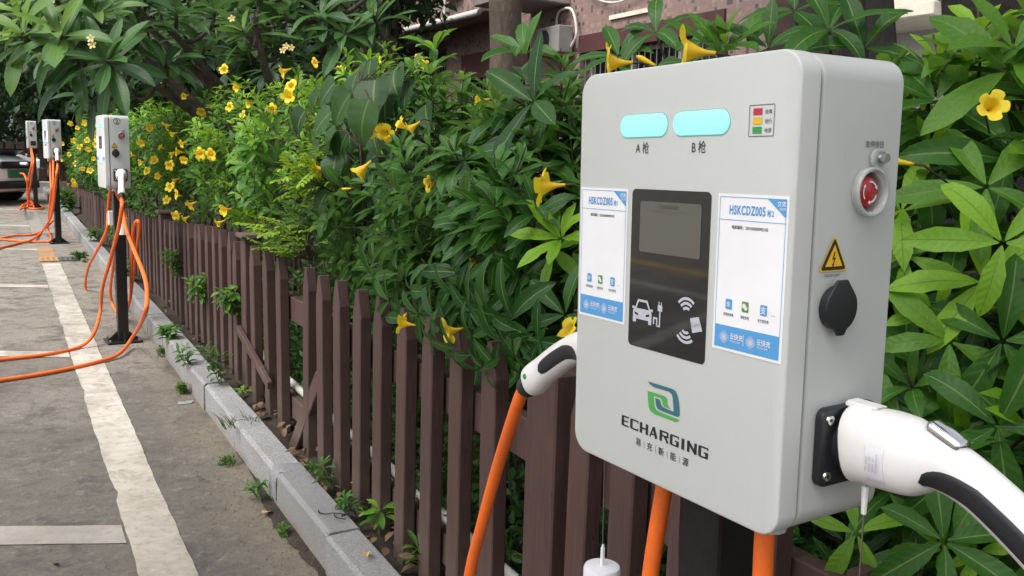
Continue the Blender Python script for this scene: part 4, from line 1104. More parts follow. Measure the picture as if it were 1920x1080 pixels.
m_leaf('leaf_shrub', (.012, .056, .012), (.046, .150, .016), (.22, .42, .026), .46, .32, veinamt=.30, ribamt=.55)
m_leaf('leaf_frangipani', (.018, .066, .022), (.050, .130, .026), (.17, .30, .03), .45, .28, 16, (.22, .36, .12), .4, .14)
m_leaf('leaf_broad', (.012, .045, .012), (.030, .085, .016), (.075, .155, .022), .5, .25, 6)
m_leaf('leaf_small', (.016, .060, .011), (.055, .140, .016), (.25, .40, .025), .5, .32, 5, veinamt=.1)
m_leaf('leaf_far', (.012, .036, .014), (.026, .062, .020), (.07, .13, .03), .55, .2, 5, veinamt=0., ribamt=0.)
def m_petal(name, a, b, deep):
    t = NT(name); at = t.n.new('ShaderNodeAttribute'); at.attribute_name = 'leafco'; co = t.sep(at.outputs['Vector'])
    oi = t.n.new('ShaderNodeObjectInfo')
    c = t.mix(oi.outputs['Random'], a, b); c = t.mix(t.rng(co[1], .55, .18), c, deep)
    t.set(Base_Color=c, Roughness=.55)
    tr = t.n.new('ShaderNodeBsdfTranslucent'); ms = t.n.new('ShaderNodeMixShader'); ms.inputs[0].default_value = .3
    t.l.new(c, tr.inputs[0]); t.l.new(t.p.outputs[0], ms.inputs[1]); t.l.new(tr.outputs[0], ms.inputs[2]); t.l.new(ms.outputs[0], t.out.inputs[0])
m_petal('petal_yellow', (.90, .70, .03), (.90, .65, .025), (.84, .56, .02))
m_petal('petal_cream', (.78, .72, .42), (.80, .66, .24), (.75, .50, .05))
mat('stem_green', (.055, .10, .025), .6, var=(20, .3))
mat('dead_leaf', (.12, .07, .035), .8, var=(14, .5))
mat('dead_leaf_pale', (.42, .30, .20), .8, var=(14, .3))
mat('dead_petal', (.60, .30, .03), .7, var=(20, .3))

def leaf_template(kind, n, m, curl, fold, wave=0., seed=0, twist=0.):
    """unit-length leaf along +x, lateral y, normal z -> verts (k,3), faces, co (k,2)"""
    r = random.Random(seed); V = []; CO = []; us = np.linspace(-1, 1, 2*m+1)
    x = z = 0.; ph = r.uniform(0, 6)
    for i in range(n+1):
        v = i/n
        if kind == 'shrub': w = .138*(math.sin(math.pi*min(1, v**1.12))**.85 if 0 < v < 1 else 0) + (.012 if v < .9 else .0)
        elif kind == 'fran': w = .125*(math.sin(math.pi*min(1, v**1.25))**.75 if 0 < v < 1 else 0) + (.012 if v < .25 else 0)
        elif kind == 'broad':
            w = .46*(math.sin(math.pi*min(1, (v*.93+.07)**.62))**.9 if v < 1 else 0)
        else: w = .26*(math.sin(math.pi*min(1, v**.95))**.8 if 0 < v < 1 else 0)+.006
        if wave: w *= 1 + .05*math.sin(v*23+ph)
        th = curl*(v**1.3); tw = twist*v
        for u in us:
            zz = abs(u)*w*fold + (wave*abs(u)*math.sin(v*15+ph+(0 if u < 0 else 1.7)) if wave else 0)
            y = u*w*math.sqrt(max(0.05, 1-min(.8, fold)**2*.5))
            y2, z2 = y*math.cos(tw)-zz*math.sin(tw), y*math.sin(tw)+zz*math.cos(tw)
            V.append((x - math.sin(-th)*0 + z2*math.sin(th), y2, z + z2*math.cos(th))); CO.append((u, v))
        if i < n:
            thm = curl*(((i+.5)/n)**1.3); x += math.cos(thm)/n; z -= math.sin(thm)/n
    k = 2*m+1; F = []
    for i in range(n):
        for j in range(2*m): F.append((i*k+j, (i+1)*k+j, (i+1)*k+j+1, i*k+j+1))
    return np.array(V, np.float32), np.array(F, np.int32), np.array(CO, np.float32)
def fast_mesh(name, V, F, co3):
    me = bpy.data.meshes.new(name); nv, nf = len(V), len(F); s = F.shape[1]
    me.vertices.add(nv); me.vertices.foreach_set('co', V.astype(np.float32).ravel())
    me.loops.add(nf*s); me.loops.foreach_set('vertex_index', F.astype(np.int32).ravel())
    me.polygons.add(nf); me.polygons.foreach_set('loop_start', np.arange(0, nf*s, s, dtype=np.int32))
    me.polygons.foreach_set('use_smooth', np.ones(nf, bool))
    a = me.attributes.new('leafco', 'FLOAT_VECTOR', 'POINT'); a.data.foreach_set('vector', co3.astype(np.float32).ravel())
    me.update(); me.validate(); return me
SPEC = {}
def species(name, kind, matname, curls, folds, hi=(8, 2), lo=(4, 1), wave=0.):
    H = []; L = []
    for k, (c, fo) in enumerate([(c, fo) for c in curls for fo in folds]):
        tw = rng.uniform(-.35, .35)
        H.append(leaf_template(kind, *hi, c, fo, wave, k, tw)); L.append(leaf_template(kind, *lo, c, fo, 0, k, tw))
    meshes = []
    for V, F, co in H:
        me = fast_mesh('leaf', V, F, np.c_[co, np.zeros(len(co))]); me.materials.append(MATS[matname]); meshes.append(me)
    SPEC[name] = dict(hi=H, lo=L, meshes=meshes, mat=matname, n=len(H))
species('shrub', 'shrub', 'leaf_shrub', (.35, .75, 1.15), (.15, .4), wave=.012)
species('fran', 'fran', 'leaf_frangipani', (.25, .6, 1.0), (.12, .35), hi=(9, 2), lo=(5, 1))
species('broad', 'broad', 'leaf_broad', (.4, .9), (.1, .25), hi=(8, 2), lo=(5, 1), wave=.02)
species('small', 'small', 'leaf_small', (.3, .8), (.15, .4), hi=(4, 1), lo=(3, 1))
species('far', 'small', 'leaf_far', (.3, .9), (.2, .4), hi=(3, 1), lo=(2, 1))

CAM_RT = CAM_R.transposed()
def pix(P):
    c = CAM_RT @ (Vector(P)-CAM_P)
    if c.z > -.05: return None
    return (960+1650*c.x/-c.z, 540-1650*c.y/-c.z, -c.z)
def rdir(r=rng):
    while True:
        v = Vector((r.uniform(-1, 1), r.uniform(-1, 1), r.uniform(-1, 1)))
        if .05 < v.length < 1: return v.normalized()
class Plant:
    def __init__(s, name, base, label, cat, group=None, sp='shrub', parts=300, stem='bark_twig'):
        s.o = empty(name, base, label=label, cat=cat, group=group); s.base = Vector(base); s.sp = sp; s.L = []; s.st = []; s.parts = parts; s.stem = stem; s.fl = []
    def leaf(s, pos, d, up, size, tint): 
        d = Vector(d).normalized(); up = Vector(up); up = up-d*up.dot(d)
        if up.length < 1e-3: up = d.orthogonal()
        up.normalize(); s.L.append((Vector(pos), d, up, size, tint, rng.randrange(SPEC[s.sp]['n'])))
    def twig(s, pts, r0, r1, n=6): s.st.append((pts, r0, r1, n))
    def whorl(s, pos, axis, size, tint, n=5, elev=60, jit=.18, th0=None):
        """leaves around axis; elev = angle from the axis"""
        axis = Vector(axis).normalized(); a = axis.orthogonal().normalized(); b = axis.cross(a)
        t0 = rng.uniform(0, 6.28) if th0 is None else th0
        for k in range(n):
            th = t0+6.283*k/n+rng.uniform(-.25, .25); e = R_(elev+rng.uniform(-14, 14))
            rad = a*math.cos(th)+b*math.sin(th)
            d = axis*math.cos(e)+rad*math.sin(e)+rdir()*jit*.5
            up = axis*math.sin(e)-rad*math.cos(e)+Vector((0, 0, .25))+rdir()*jit
            s.leaf(Vector(pos)+rad*.006, d, up, size*rng.uniform(.78, 1.12), tint+rng.uniform(-.1, .1))
    def shoot(s, p, axis, size, tint, nw=3, gap=.07, n=5, lime=.3):
        axis = Vector(axis).normalized(); pos = Vector(p); pts = [pos.copy()]
        for k in range(nw):
            f = k/max(1, nw-1)
            s.whorl(pos, axis, size*(1-.42*f**2), tint+lime*f**2, n, 82-40*f)
            axis = (axis+rdir()*.12+Vector((0, 0, .06))).normalized(); pos = pos+axis*gap*(1-.25*f); pts.append(pos.copy())
        s.twig([q for q in pts], .004, .0022, 5)
    def finish(s, foliage='foliage'):
        sp = SPEC[s.sp]; sc = []
        for i, (p, d, up, size, tint, v) in enumerate(s.L):
            q = pix(p+d*size*.5); a = 0
            if q and -60 < q[0] < 1980 and -60 < q[1] < 1140: a = size/q[2]*1650
            sc.append(a)
        order = sorted(range(len(s.L)), key=lambda i: -sc[i]); top = set(i for i in order[:s.parts] if sc[i] > 9)
        for i in sorted(top):
            p, d, up, size, tint, v = s.L[i]; y = up.cross(d)
            o = bpy.data.objects.new('leaf', sp['meshes'][v]); COL.objects.link(o); o.parent = s.o
            M = Matrix((d*size, y*size, up*size)).transposed().to_4x4(); M.translation = p-s.base; o.matrix_local = M
            o.color = (tint, 0, 0, 1)
        rest = [s.L[i] for i in range(len(s.L)) if i not in top]
        if rest:
            VS = []; FS = []; CS = []; b = 0
            for p, d, up, size, tint, v in rest:
                V, F, co = sp['lo'][v]; y = up.cross(d); A = np.array([d*size, y*size, up*size], np.float32)
                VS.append(V@A + np.array(p-s.base, np.float32)); FS.append(F+b); CS.append(np.c_[co, np.full(len(co), tint)]); b += len(V)
            me = fast_mesh(foliage, np.concatenate(VS), np.concatenate(FS), np.concatenate(CS)); o = mesh_obj(foliage, me, sp['mat'], s.o)
            o.color = (0, 0, 0, 1); o['kind'] = 'stuff'
        if s.st:
            V = []; F = []
            for pts, r0, r1, n in s.st:
                k = len(pts); v, f = tube_vf([Vector(q)-s.base for q in pts], [r0+(r1-r0)*i/max(1, k-1) for i in range(k)], n); b = len(V); V += v; F += [tuple(b+i for i in q) for q in f]
            so = from_vf('stem', V, F, s.stem, s.o, True)
            if len(s.st) > 12: so['kind'] = 'stuff'
        return s.o
# ---- flowers
def trumpet(open_=1.0, seed=0):
    """funnel with five lobes, mouth towards +x at x = 1"""
    r = random.Random(seed); V = []; F = []; CO = []; n = 50
    prof = [(0, .05), (.25, .07), (.45, .13), (.65, .22), (.76, .27)]
    for x, rad in prof:
        for k in range(n): a = 6.283*k/n; V.append((x, rad*math.cos(a), rad*math.sin(a))); CO.append((0, x*.2 if x < .6 else .1, 0))
    rows = [(.25, .34), (.55, .46), (.82, .54), (1., .60)]
    tilt = [r.uniform(-.2, .2) for _ in range(5)]; big = [r.uniform(.82, 1.15) for _ in range(5)]
    for s, rr in rows:
        for k in range(n):
            a = 6.283*k/n; ph = (k % 10)/10*2-1 + 1/10; lobe = max(0, 1-abs(ph)**3.6*1.04)**.5; q = k//10
            R = .25+(rr-.25)*lobe*open_*1.05*big[q]
            x = .76+.20*s*lobe*(2-open_) - .16*s*s*lobe*open_ + tilt[q]*s*lobe
            V.append((x, R*math.cos(a+.12*s), R*math.sin(a+.12*s))); CO.append((0, .4+.6*s, 0))
    R = len(prof)+len(rows)
    for i in range(R-1):
        for k in range(n): F.append((i*n+k, (i+1)*n+k, (i+1)*n+(k+1) % n, i*n+(k+1) % n))
    me = fast_mesh('flower', np.array(V), np.array(F, np.int32), np.array(CO)); me.materials.append(MATS['petal_yellow']); return me
TRUMP = [trumpet(1, 1), trumpet(1.1, 2), trumpet(.85, 3), trumpet(.45, 4), trumpet(.95, 5), trumpet(1.05, 6)]
def bud_mesh():
    V = []; F = []; CO = []; n = 10
    for x, r in ((0, .04), (.2, .06), (.5, .10), (.75, .11), (.92, .06), (1, .005)):
        for k in range(n): a = 6.283*k/n+x*1.5; V.append((x, r*math.cos(a), r*math.sin(a))); CO.append((0, .5, 0))
    for i in range(5):
        for k in range(n): F.append((i*n+k, (i+1)*n+k, (i+1)*n+(k+1) % n, i*n+(k+1) % n))
    me = fast_mesh('bud', np.array(V), np.array(F, np.int32), np.array(CO)); me.materials.append(MATS['petal_yellow']); return me
BUD = bud_mesh()
def flower(plant, pos, d, size=.085, var=None, me=None, name='flower'):
    d = Vector(d).normalized(); up = d.orthogonal().normalized(); y = up.cross(d)
    rot = Matrix((d*size, y*size, up*size)).transposed().to_4x4() @ Matrix.Rotation(rng.uniform(0, 6.28), 4, 'X')
    rot.translation = Vector(pos)-plant.base-d*size*.8
    e = Vector(pos)-d*size*.8; plant.twig([e+d*size*.1, e-d*size*.25, e-d*size*.7+Vector((.03, 0, -.03))], .0035*size/.07, .002, 5)
    o = bpy.data.objects.new(name, me or TRUMP[rng.choice((0, 1, 2, 3, 4, 5)) if var is None else var]); COL.objects.link(o); o.parent = plant.o; o.matrix_local = rot

def shrub(Y, X, top, ry, rx, label, ns=95, leaf=.17, tint=.3, lime=.35, zlow=.35, inner=420, seed=0, facing=.7):
    base = Vector((X, Y, gz(Y)+.11)); P = Plant('flowering_shrub', base, label, 'shrub', 'yellow flowering shrubs behind the fence')
    c = Vector((X, Y, (top+zlow)/2)); rz_ = (top-zlow)/2
    limbs = []
    for k in range(9):
        a = 6.283*k/9+rng.uniform(-.3, .3); e = c+Vector((math.cos(a)*rx*.55, math.sin(a)*ry*.6, rng.uniform(-.1, .5)*rz_))
        b0 = base+Vector((math.cos(a)*.08, math.sin(a)*.12, 0)); m1 = b0.lerp(e, .5)+Vector((rng.uniform(-.06, .06), rng.uniform(-.06, .06), .1))
        pts = spline([b0, m1, e], 4); P.twig(pts, .016, .007, 6); limbs.append(pts)
    for k in range(ns):
        while True:
            d = rdir()
            if d.x > .55 and rng.random() < .75: continue          # fewer on the hidden side
            if d.z < -.55: continue
            break
        r = rng.uniform(.8, 1.06)
        p = c+Vector((d.x*rx*r, d.y*ry*r, d.z*rz_*r))
        q = pix(p)
        if q and math.hypot(q[0]-1885, (q[1]-330)*.8) < 55: continue        # a gap with a view of the car
        # flatten into a hedge shape
        if abs(d.z) < .5: p.x = c.x+math.copysign(rx*rng.uniform(.75, 1.0), d.x)
        ax = Vector((d.x*facing, d.y*.6, d.z*.6+.45))+rdir()*.35
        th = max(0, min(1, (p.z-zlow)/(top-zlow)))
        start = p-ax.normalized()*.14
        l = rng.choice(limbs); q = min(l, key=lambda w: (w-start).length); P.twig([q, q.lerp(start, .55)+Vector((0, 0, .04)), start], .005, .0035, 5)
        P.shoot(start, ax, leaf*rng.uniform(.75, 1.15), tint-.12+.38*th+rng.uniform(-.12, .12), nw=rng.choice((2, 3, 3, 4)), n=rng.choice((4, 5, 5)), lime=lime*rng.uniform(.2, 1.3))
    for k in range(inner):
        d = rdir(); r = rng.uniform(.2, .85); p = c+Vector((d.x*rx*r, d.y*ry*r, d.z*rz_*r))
        P.leaf(p, rdir()+Vector((-.4, 0, .1)), Vector((-.4, 0, 1))+rdir()*.6, leaf*rng.uniform(.6, 1.05), tint*.5+rng.uniform(-.15, .1))  # inner leaves tinted darker: shade inside the crown put into their colour
    P.c = c; P.r = (rx, ry, rz_); return P
#        Y     X    top   ry   rx   shoots leaf tint lime zlow
SH = [  (.35, 2.15, 2.05, .85, .50, 80, .19, .28, .40, .25, 'broad leafy shrub with big bright leaves below the stained grey house'),
        (1.25, 1.95, 2.00, .75, .42, 110, .19, .29, .45, .45, 'leafy lime tipped shrub with one open yellow flower beside the red stop button'),
        (2.15, 2.00, 1.92, .60, .40, 70, .19, .22, .20, .40, 'shrub with dark leaves directly behind the big charging box'),
        (2.95, 1.80, 1.98, .60, .42, 115, .185, .13, .12, .62, 'dark green shrub with long whorled leaves over the taller pickets'),
        (3.95, 1.90, 2.08, .55, .42, 80, .165, .18, .15, .55, 'dark shrub under the broad heart shaped leaves'),
        (5.2, 2.00, 2.28, .80, .48, 125, .138, .36, .30, .70, 'green shrub rising behind the capped fence post'),
        (6.8, 1.95, 2.27, .95, .52, 135, .136, .42, .35, .78, 'light green shrub full of yellow trumpets beside charging box 2'),
        (8.7, 2.00, 2.32, 1.1, .58, 130, .138, .42, .40, .80, 'yellow flowered shrub just past charging box 2'),
        (10.9, 2.00, 2.38, 1.2, .60, 105, .155, .42, .35, .80, 'flowering shrub across from the drain covers'),
        (13.3, 1.85, 2.35, 1.3, .52, 100, .16, .45, .35, .85, 'shrub dotted with yellow flowers beside charging box 3'),
        (16.2, 1.75, 2.3, 1.6, .45, 90, .17, .36, .3, .85, 'flowering shrub past charging box 3'),
        (19.8, 1.75, 2.3, 1.9, .50, 90, .18, .32, .3, .7, 'last flowering shrub of the hedge by the silver car')]
shrubs = []
for Y, X, top, ry, rx, ns, lf, ti, li, zl, lab in SH:
    shrubs.append(shrub(Y, X, top, ry, rx, lab, ns, lf, ti, li, zl))
by = lambda Y: min(shrubs, key=lambda s: abs(s.base.y-Y))
# hand-placed shoots: photo pixel, plane X, axis, leaf length, tint, leaves, elevation
for x, y, X, ax, sz, ti, n, el in (
    (1052, 447, 1.50, (-.7, -.25, .55), .155, .95, 7, 55), (1040, 470, 1.52, (-.7, -.3, .4), .15, .85, 5, 80),
    (868, 512, 1.45, (-.9, -.3, .35), .24, .12, 5, 80), (872, 300, 1.50, (-.9, -.2, .45), .26, .13, 5, 78), (905, 650, 1.38, (-.8, -.2, .2), .19, .10, 5, 80),
    (800, 530, 1.5, (-.9, -.1, .4), .20, .12, 5, 75), (745, 290, 1.55, (-.9, 0, .4), .20, .16, 5, 78), (1000, 190, 1.62, (-.8, -.2, .5), .26, .12, 5, 75),
    (845, 620, 1.30, (-.9, -.2, .05), .15, .14, 5, 80), (765, 600, 1.28, (-.9, -.1, 0), .17, .14, 4, 75), (930, 430, 1.45, (-.9, -.3, .3), .22, .10, 4, 80),
    (985, 100, 1.75, (-.5, -.2, .85), .20, .42, 6, 52), (985, 150, 1.76, (-.6, -.2, .7), .22, .34, 5, 78), (815, 95, 2.0, (-.3, -.1, .95), .18, .62, 6, 42), (815, 125, 2.0, (-.3, -.1, .95), .20, .55, 6, 68), (817, 155, 2.0, (-.3, -.1, .95), .21, .48, 5, 80),
    (1060, 590, 1.42, (-.8, -.3, .3), .17, .22, 5, 75), (700, 440, 1.5, (-.9, 0, .3), .17, .16, 5, 78), (730, 565, 1.25, (-.9, -.1, -.3), .16, .18, 5, 85), (785, 590, 1.24, (-.9, -.1, -.3), .15, .16, 5, 85), (820, 640, 1.21, (-.8, -.1, -.6), .13, .2, 4, 80), (885, 632, 1.22, (-.8, -.1, -.5), .15, .14, 5, 85), (935, 640, 1.22, (-.8, -.1, -.5), .14, .16, 5, 85), (960, 600, 1.26, (-.9, -.1, -.2), .18, .14, 5, 80), (1010, 640, 1.28, (-.8, -.2, -.2), .15, .12, 5, 80), (880, 585, 1.28, (-.9, 0, -.1), .17, .12, 5, 85), (905, 690, 1.20, (-.8, 0, -.5), .10, .3, 5, 85), (700, 520, 1.27, (-.9, 0, -.2), .15, .2, 5, 82), (850, 655, 1.19, (-.8, .1, -.6), .13, .16, 5, 85), (815, 600, 1.20, (-.9, .1, -.4), .15, .14, 5, 85), (770, 545, 1.24, (-.9, .1, -.3), .16, .14, 5, 85), (920, 590, 1.24, (-.9, .1, -.3), .17, .12, 5, 85), (965, 665, 1.2, (-.8, .1, -.6), .12, .18, 5, 85), (860, 560, 1.30, (-.9, 0, -.2), .18, .12, 5, 85), (660, 350, 1.6, (-.9, 0, .3), .17, .17, 5, 78)):
    by(3.0).whorl(atX(x, y, X), ax, sz, ti, n, el)
for x, y, X, ax, sz, ti, n, el in (
    (1843, 528, 1.62, (-.75, -.55, .35), .185, 1.0, 5, 84), (1752, 585, 1.60, (-.7, -.55, .45), .10, .95, 6, 62), (1755, 188, 1.75, (-.5, -.4, .75), .20, .48, 6, 60),
    (1690, 395, 1.62, (-.6, -.4, .6), .17, .85, 5, 70), (1740, 300, 1.75, (-.6, -.5, .5), .22, .30, 5, 80), (1730, 690, 1.58, (-.7, -.6, .3), .20, .42, 5, 80),
    (1770, 1015, 1.36, (-.6, -.6, .5), .145, .42, 6, 80), (1605, 1000, 1.36, (-.6, -.5, .6), .11, .80, 5, 80), (1870, 800, 1.5, (-.7, -.6, .2), .20, .40, 5, 80),
    (1800, 870, 1.55, (-.7, -.6, .2), .18, .38, 5, 82), (1880, 640, 1.6, (-.7, -.6, .2), .20, .50, 5, 80), (1880, 455, 1.55, (-.7, -.6, .4), .15, .9, 5, 80), (1700, 480, 1.58, (-.7, -.5, .4), .14, .75, 5, 80), (1780, 640, 1.56, (-.7, -.5, .4), .15, .65, 5, 80), (1850, 350, 1.66, (-.7, -.5, .4), .17, .6, 5, 80), (1690, 800, 1.5, (-.7, -.5, .4), .14, .55, 5, 80), (1900, 90, 1.8, (-.5, -.5, .6), .2, .60, 5, 65), (1890, 130, 1.75, (-.7, -.3, .4), .19, .55, 4, 80),
    (1700, 560, 1.66, (-.6, -.5, .4), .17, .40, 5, 78), (1895, 300, 1.75, (-.6, -.5, .4), .2, .42, 5, 78), (1800, 420, 1.72, (-.6, -.5, .4), .2, .35, 5, 80)):
    by(1.25).whorl(atX(x, y, X), ax, sz, ti, n, el)
for x, y, X, ax, sz, ti, n, el in (
    (1160, 105, 1.72, (-.6, -.3, .6), .17, .30, 6, 65), (1355, 100, 1.72, (-.45, -.3, .85), .17, .50, 6, 50), (1360, 85, 1.72, (-.4, -.2, .9), .11, .7, 4, 25), (1555, 55, 1.8, (-.5, -.4, .8), .18, .30, 6, 60),
    (1230, 60, 1.8, (-.6, -.3, .6), .18, .28, 5, 70), (1440, 90, 1.78, (-.6, -.4, .6), .18, .26, 5, 75), (1620, 90, 1.85, (-.6, -.4, .5), .18, .25, 5, 75), (1290, 120, 1.75, (-.7, -.3, .5), .16, .25, 5, 75), (1490, 20, 1.9, (-.5, -.3, .6), .18, .26, 5, 70)):
    p = atX(x, y, X); by(2.15).whorl(p, ax, sz, ti, n, el)
    by(2.15).twig([p, p-Vector(ax)*.2+Vector((.05, 0, -.1)), p-Vector(ax)*.3+Vector((.12, 0, -.35))], .004, .006, 5)
# flowers: pixel, plane X, facing, size
def fl(x, y, X, d, size=.095, var=None):
    p = atX(x, y, X); flower(by(p.y), p, d, size, var)
for a in ((703, 243, 1.50, (-.8, -.5, .1), .075, 0), (722, 250, 1.49, (-.5, -.7, -.2), .07, 1), (748, 232, 1.5, (-.9, .2, .5), .07, 2), (768, 243, 1.49, (-.6, .2, -.5), .07, 2),
          (592, 318, 1.40, (-.8, .5, 0), .085, 1), (672, 325, 1.36, (-.6, .4, -.7), .10, 3), (803, 345, 1.46, (-.9, 0, -.1), .07, 2), (1015, 350, 1.38, (-.7, .6, -.1), .09, 1),
          (1062, 618, 1.36, (-.8, .2, .8), .085, 2), (837, 622, 1.17, (-.9, .0, -.1), .07, 0), (752, 606, 1.2, (-.8, .5, .1), .065, 1), (888, 494, 1.45, (-.9, 0, -.3), .06, 3),
          (1140, 118, 1.40, (-.6, .75, 0), .085, 1), (1283, 95, 1.36, (-.6, .75, .1), .09, 1), (1860, 198, 1.48, (-.65, -.65, .2), .045, 4), (897, 190, 1.75, (-.9, 0, -.2), .07, 3)):
    fl(*a)
HF = [(378, 210), (541, 180), (500, 238), (280, 240), (310, 237), (322, 252), (300, 275), (320, 290), (345, 300), (262, 305), (275, 320), (318, 310), (332, 285), (340, 270), (290, 300), (375, 288), (395, 290), (318, 350), (330, 365), (312, 375), (325, 340), (330, 405), (345, 412), (357, 385), (408, 420), (482, 420), (420, 395), (265, 268), (246, 290), (296, 330), (480, 255), (560, 150), (545, 160), (590, 118), (640, 130), (660, 165), (430, 200), (465, 195), (455, 215), (510, 205), (785, 110), (797, 122), (705, 115), (655, 142), (345, 180), (420, 130), (443, 165), (530, 135)]
HFL = [(130, 232), (145, 240), (158, 228), (170, 245), (180, 255), (138, 262), (150, 275), (165, 282), (175, 300), (132, 290), (140, 305), (155, 318), (172, 320), (185, 290), (128, 345), (135, 338), (142, 350), (165, 262), (178, 232), (182, 272), (150, 300), (120, 300), (118, 270)]
for x, y in HF: fl(x, y, rng.uniform(1.24, 1.36) if x < 430 and y > 220 else rng.uniform(1.45, 1.6) if x < 350 else rng.uniform(1.6, 1.75) if x < 560 else rng.uniform(2.0, 2.2), (-.75, -.45+rng.uniform(-.6, .5), rng.uniform(-.5, .4)), rng.uniform(.066, .086)*(1 if x < 560 else .8))
for x, y in HFL: fl(x+rng.uniform(-3, 3), y+rng.uniform(-3, 3), 1.25, (-.5, -.8, rng.uniform(-.4, .4)), rng.uniform(.085, .105))
for x, y, X, d in ((1200, 108, 1.5, (-.3, .8, .4)), (1660, 300, 1.5, (-.7, .5, .1)), (850, 405, 1.45, (-.8, .5, 0)), (718, 235, 1.5, (-.3, 0, .9)), (640, 355, 1.45, (-.6, .6, -.1)), (400, 260, 1.5, (-.5, .5, .5)), (365, 270, 1.5, (-.5, .5, .5))):
    p = atX(x, y, X); flower(by(p.y), p, d, .07, me=BUD, name='flower_bud')
for s in shrubs: s.finish()

# ---- climbing plant with broad heart-shaped leaves
P = Plant('broad_leaved_climber', (1.6, 4.35, .2), 'climber with broad heart shaped dark leaves hanging over the hedge', 'climber', sp='broad')
stem = spline([(1.6, 4.35, .2), (1.65, 4.4, 1.0), (1.55, 4.2, 1.7), (1.5, 4.1, 2.0)], 6); P.twig(stem, .012, .006, 7)
for x, y, X, sz, dx in ((700, 175, 1.50, .21, 1), (660, 155, 1.55, .20, 0), (640, 200, 1.50, .22, -1), (680, 215, 1.42, .23, 0), (610, 175, 1.55, .19, -1), (735, 150, 1.6, .19, 1), (600, 230, 1.48, .19, -1), (560, 225, 1.5, .18, -1), (615, 265, 1.45, .18, -1), (585, 290, 1.48, .17, -1), (640, 270, 1.5, .18, 0),
                     (590, 190, 1.6, .17, -1), (760, 170, 1.65, .18, 1), (690, 130, 1.65, .18, 0), (720, 200, 1.55, .18, 1), (655, 250, 1.6, .17, 0), (560, 350, 1.44, .15, -1), (600, 380, 1.42, .16, -1), (590, 345, 1.45, .15, 0), (625, 310, 1.46, .16, 0), (605, 420, 1.40, .14, -1), (580, 395, 1.42, .14, -1), (700, 260, 1.55, .15, 1)):
    p = atX(x, y, X); d = Vector((-.35+rng.uniform(-.2, .1), -.5*dx+rng.uniform(-.3, .3), -.75))
    P.leaf(p-d*sz*.4, d, Vector((-.9, -.15, .55))+rdir()*.35, sz, rng.uniform(.1, .55))
    q = min(stem, key=lambda w: (w-p).length); P.twig([q, q.lerp(p-d*sz*.4, .6)+Vector((0, 0, .04)), p-d*sz*.4], .004, .002, 5)
for k in range(60):
    p = Vector((rng.uniform(1.55, 1.75), rng.uniform(3.6, 4.8), rng.uniform(1.2, 1.95))); d = Vector((rng.uniform(-.5, .1), rng.uniform(-.6, .6), -.7))
    P.leaf(p, d, Vector((-.9, 0, .5))+rdir()*.4, rng.uniform(.11, .17), rng.uniform(0, .4))
P.finish()

# ---- feathery light-green bushes (leaflets in two rows along a stalk)
def feather(px, X, n, label, spread, tint=.85, L=.15, depth=.12):
    c = atX(*px, X); base = Vector((c.x+.25, c.y+.05, gz(c.y)+.11)); P = Plant('feathery_bush', base, label, 'bush', 'feathery light green bushes', sp='small')
    hub = c+Vector((.15, 0, -.12)); P.twig(spline([base, (base+hub)/2+Vector((.03, .02, 0)), hub], 5), .01, .005, 6)
    for k in range(n):
        o = c+Vector((rng.uniform(-depth, depth), rng.uniform(-spread, spread), rng.uniform(-.75*spread, .75*spread)))
        d = Vector((-.6+rng.uniform(-.4, .3), rng.uniform(-.8, .8), rng.uniform(-.3, .6))).normalized(); s = d.cross(Vector((0, 0, 1))).normalized(); up = s.cross(d)
        l = L*rng.uniform(.7, 1.2); P.twig([hub.lerp(o, .3), o, o+d*l], .0022, .001, 4); tt = tint+rng.uniform(-.25, .1)
        m = 6
        for j in range(m):
            p = o+d*l*(j+.8)/m
            for sg in (-1, 1): P.leaf(p, d*.55+s*sg+Vector((0, 0, -.1)), up+rdir()*.3, l*.30*(1-.25*abs(j/m-.4)), tt)
        P.leaf(o+d*l, d, up, l*.3, tt+.05)
    return P.finish()
feather((610, 335), 1.48, 34, 'feathery pale green bush in the middle of the hedge', .13, .95)
feather((590, 420), 1.55, 26, 'feathery bush with dull leaflets above the pickets', .12, .5)
feather((555, 452), 1.33, 24, 'feathery light bush spilling over the capped fence post', .11, .85, L=.12)
feather((525, 437), 1.30, 10, 'small feathery sprig resting on the capped fence post', .08, .8)

# ---- frangipani tree leaning over the hedge
base = Vector((3.0, 10.2, .3)); T = Plant('frangipani_tree', base, 'frangipani tree with long leaf rosettes and cream flowers over the hedge', 'tree', sp='fran', stem='bark_frangipani')
fork = Vector((2.95, 10.0, 1.5)); T.twig(spline([base, base.lerp(fork, .5)+Vector((.05, 0, 0)), fork], 5), .14, .10, 12)
limb_ends = [Vector(q) for q in ((.75, 9.3, 2.7), (1.5, 9.6, 2.9), (2.2, 9.0, 3.0), (3.1, 9.4, 3.1), (3.9, 10.2, 3.2), (2.6, 11.2, 3.2), (1.3, 10.8, 3.2), (3.7, 9.0, 2.9), (.9, 10.4, 3.3))]
nodes = []
for e in limb_ends:
    m = fork.lerp(e, .5)+Vector((rng.uniform(-.15, .15), rng.uniform(-.15, .15), rng.uniform(-.25, .05)))
    pts = spline([fork, m, e], 6); T.twig(pts, .075, .03, 9); nodes += pts[3:]
